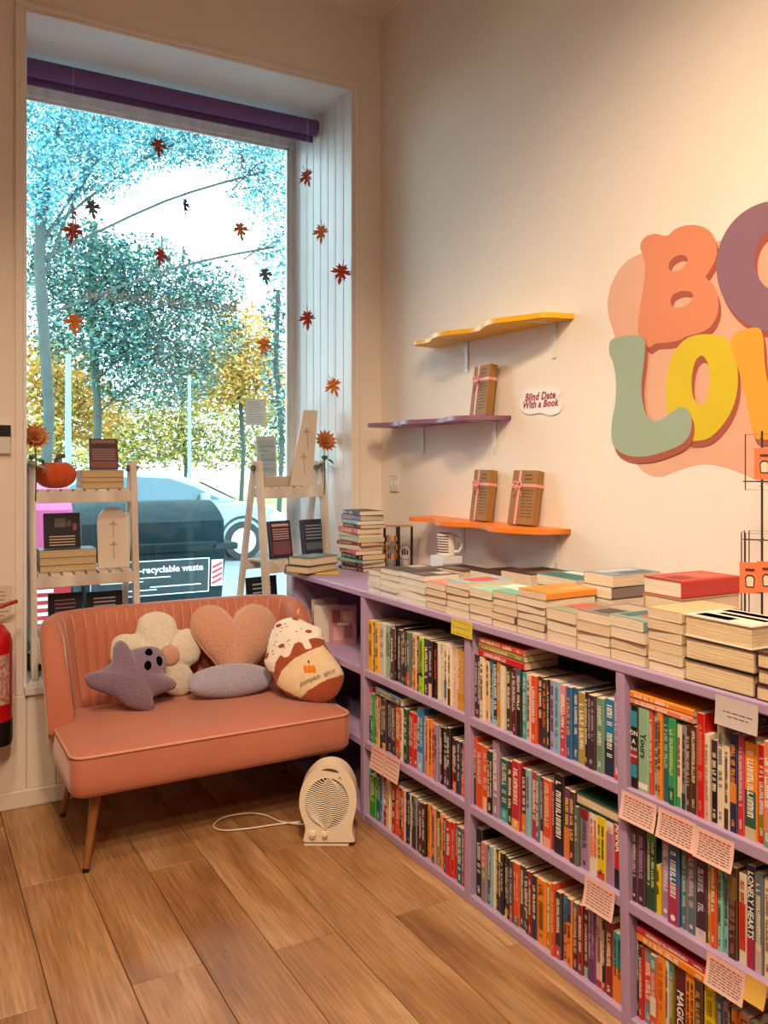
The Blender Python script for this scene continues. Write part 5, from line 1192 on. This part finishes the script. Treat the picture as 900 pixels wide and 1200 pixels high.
car()
# posts
for (px, pt, Y, r_, lab_) in ((80, 415, 18.5, .07, 'grey lamp post standing in front of the yellow tree'), (222, 440, 19.5, .05, 'thin grey sign post beyond the parked car')):
    p = ony(px, pt, Y); t = thing('street_post', lab_, 'post', (p.x, Y, GZ))
    MB().cyl((0,0,0),(0,0,p.z-GZ),r_,r_*.8,10).build('shaft', mat('post_grey','7E9094',.6), t)
    MB().cyl((0,0,0),(0,0,.5),r_*1.7,r_*1.6,10).build('base_sleeve', mat('post_grey','7E9094',.6), t)
# trees
def leafcloud(clumps, Y, n, size, mats, spread):
    mb = MB()
    tot = sum(c[2]*c[3] for c in clumps)
    for (px, py, rx, ry) in clumps:
        c = ony(px, py, Y); s_ = (c-O3).dot(FW)/FPX
        for k in range(int(n*rx*ry/tot)):
            while True:
                v = Vector((R.uniform(-1,1), R.uniform(-1,1), R.uniform(-1,1)))
                if v.length < 1: break
            v = v*(.55+.45*R.random()) if R.random() < .3 else v
            p = c + Vector((v.x*rx*s_, v.y*spread, v.z*ry*s_))
            a = Vector((R.uniform(-1,1), R.uniform(-1,1), R.uniform(-.7,.7))).normalized(); b_ = a.cross(Vector((R.uniform(-1,1),R.uniform(-1,1),R.uniform(-1,1)))).normalized()
            q = size*R.uniform(.6,1.4)
            mb.add([p-a*q, p+b_*q*.42, p+a*q, p-b_*q*.42], [(0,1,2,3)], R.randrange(len(mats)))
    return mb
def leafm(name, c): return mat('foliage_'+name, c, .8, .3, .8)
def tree(px, Y, top_py, clumps, n, size, mats, label, spread, r0=.16, nm='park_tree'):
    b0 = ony(px, 560, Y); t = thing(nm, label, 'tree', (b0.x, Y, GZ), 0, 'trees in the park across the street')
    tp = ony(px, top_py, Y); M_b = mat('bark','414A46',.9,.3,5)
    MB().tube([(0,0,0),(.1,0,(tp.z-GZ)*.35),(-.05,0,(tp.z-GZ)*.7),(0,0,tp.z-GZ)], r0, 8).build('trunk', M_b, t)
    for (cx_, cy_, rx, ry) in clumps:
        c = ony(cx_, cy_, Y)-Vector((b0.x, Y, GZ)); z0 = max(.3, min(c.z*.7, (tp.z-GZ)*.9))
        MB().tube(smooth_line([(0,0,z0),(c.x*.5,0,(z0+c.z)*.52),(c.x*.95,R.uniform(-.2,.2),c.z)],4), r0*.28, 5).build('branch', M_b, t)
        s_ = (c+Vector((b0.x, Y, GZ))-O3).dot(FW)/FPX
        for k in range(3):
            e = c+Vector((R.uniform(-1,1)*rx*s_*.8, R.uniform(-.5,.5), R.uniform(-.7,.8)*ry*s_))
            MB().tube([tuple(c*.8+Vector((0,0,z0*.2))), tuple((c+e)*.5+Vector((0,0,.1))), tuple(e)], r0*.1, 4).build('twig', M_b, t)
    f = leafcloud(clumps, Y, n, size, mats, spread).build('foliage', mats, t, True); f['kind'] = 'stuff'
TE = [leafm('t1','5AA0AC'), leafm('t2','2F7682'), leafm('t3','8EC6CC')]
TD = [leafm('d1','22565E'), leafm('d2','396C6A'), leafm('d3','749E90'), leafm('d4','38543A')]
YE = [leafm('y1','C99A3C'), leafm('y2','C0822C'), leafm('y3','9C8E40'), leafm('y4','D4B468')]
YG_ = [leafm('g1','8C8C3A'), leafm('g2','BCA442'), leafm('g3','566C40'), leafm('g4','CEBE78')]
tree(50, 15, 170, [(70,140,80,55),(160,150,90,45),(250,155,90,38),(320,205,50,55),(45,220,45,50),(335,290,25,45),(110,200,60,30)], 30000, .042, TE, 'tall pale teal-leaved tree overhanging the street', 1.6, .09)
tree(110, 22, 260, [(80,310,80,60),(160,320,70,45),(200,385,90,55),(110,385,80,50),(240,340,45,35),(180,440,80,45)], 26000, .066, TD, 'dark teal-green tree in the middle of the park', 1.8, .10)
tree(66, 26, 420, [(60,440,55,55),(105,480,55,45),(45,505,45,40)], 6500, .095, YE, 'golden yellow tree beside the lamp post', 1.6, .07)
tree(282, 25, 390, [(280,405,48,55),(305,450,42,45),(250,445,50,40)], 6500, .09, YE, 'orange-yellow tree at the park edge', 1.6, .07)
tree(215, 30.5, 460, [(240,495,75,50),(175,505,65,42),(315,505,45,50),(130,520,50,30)], 8500, .095, YG_, 'low yellow-green tree behind the parked car', 1.6, .07)
tree(326, 18, 340, [(325,365,22,40),(322,430,18,50),(332,490,18,45)], 900, .07, TD, 'slender teal-green tree by the window edge', .6, .06)
hd = leafcloud([(x, 535, 60, 20) for x in range(-40, 420, 40)], 34, 3000, .13, YG_, 1.0).build('hedge', YG_); tag(hd, 'pale yellow-green hedge behind the parked cars', 'hedge'); hd['kind'] = 'stuff'
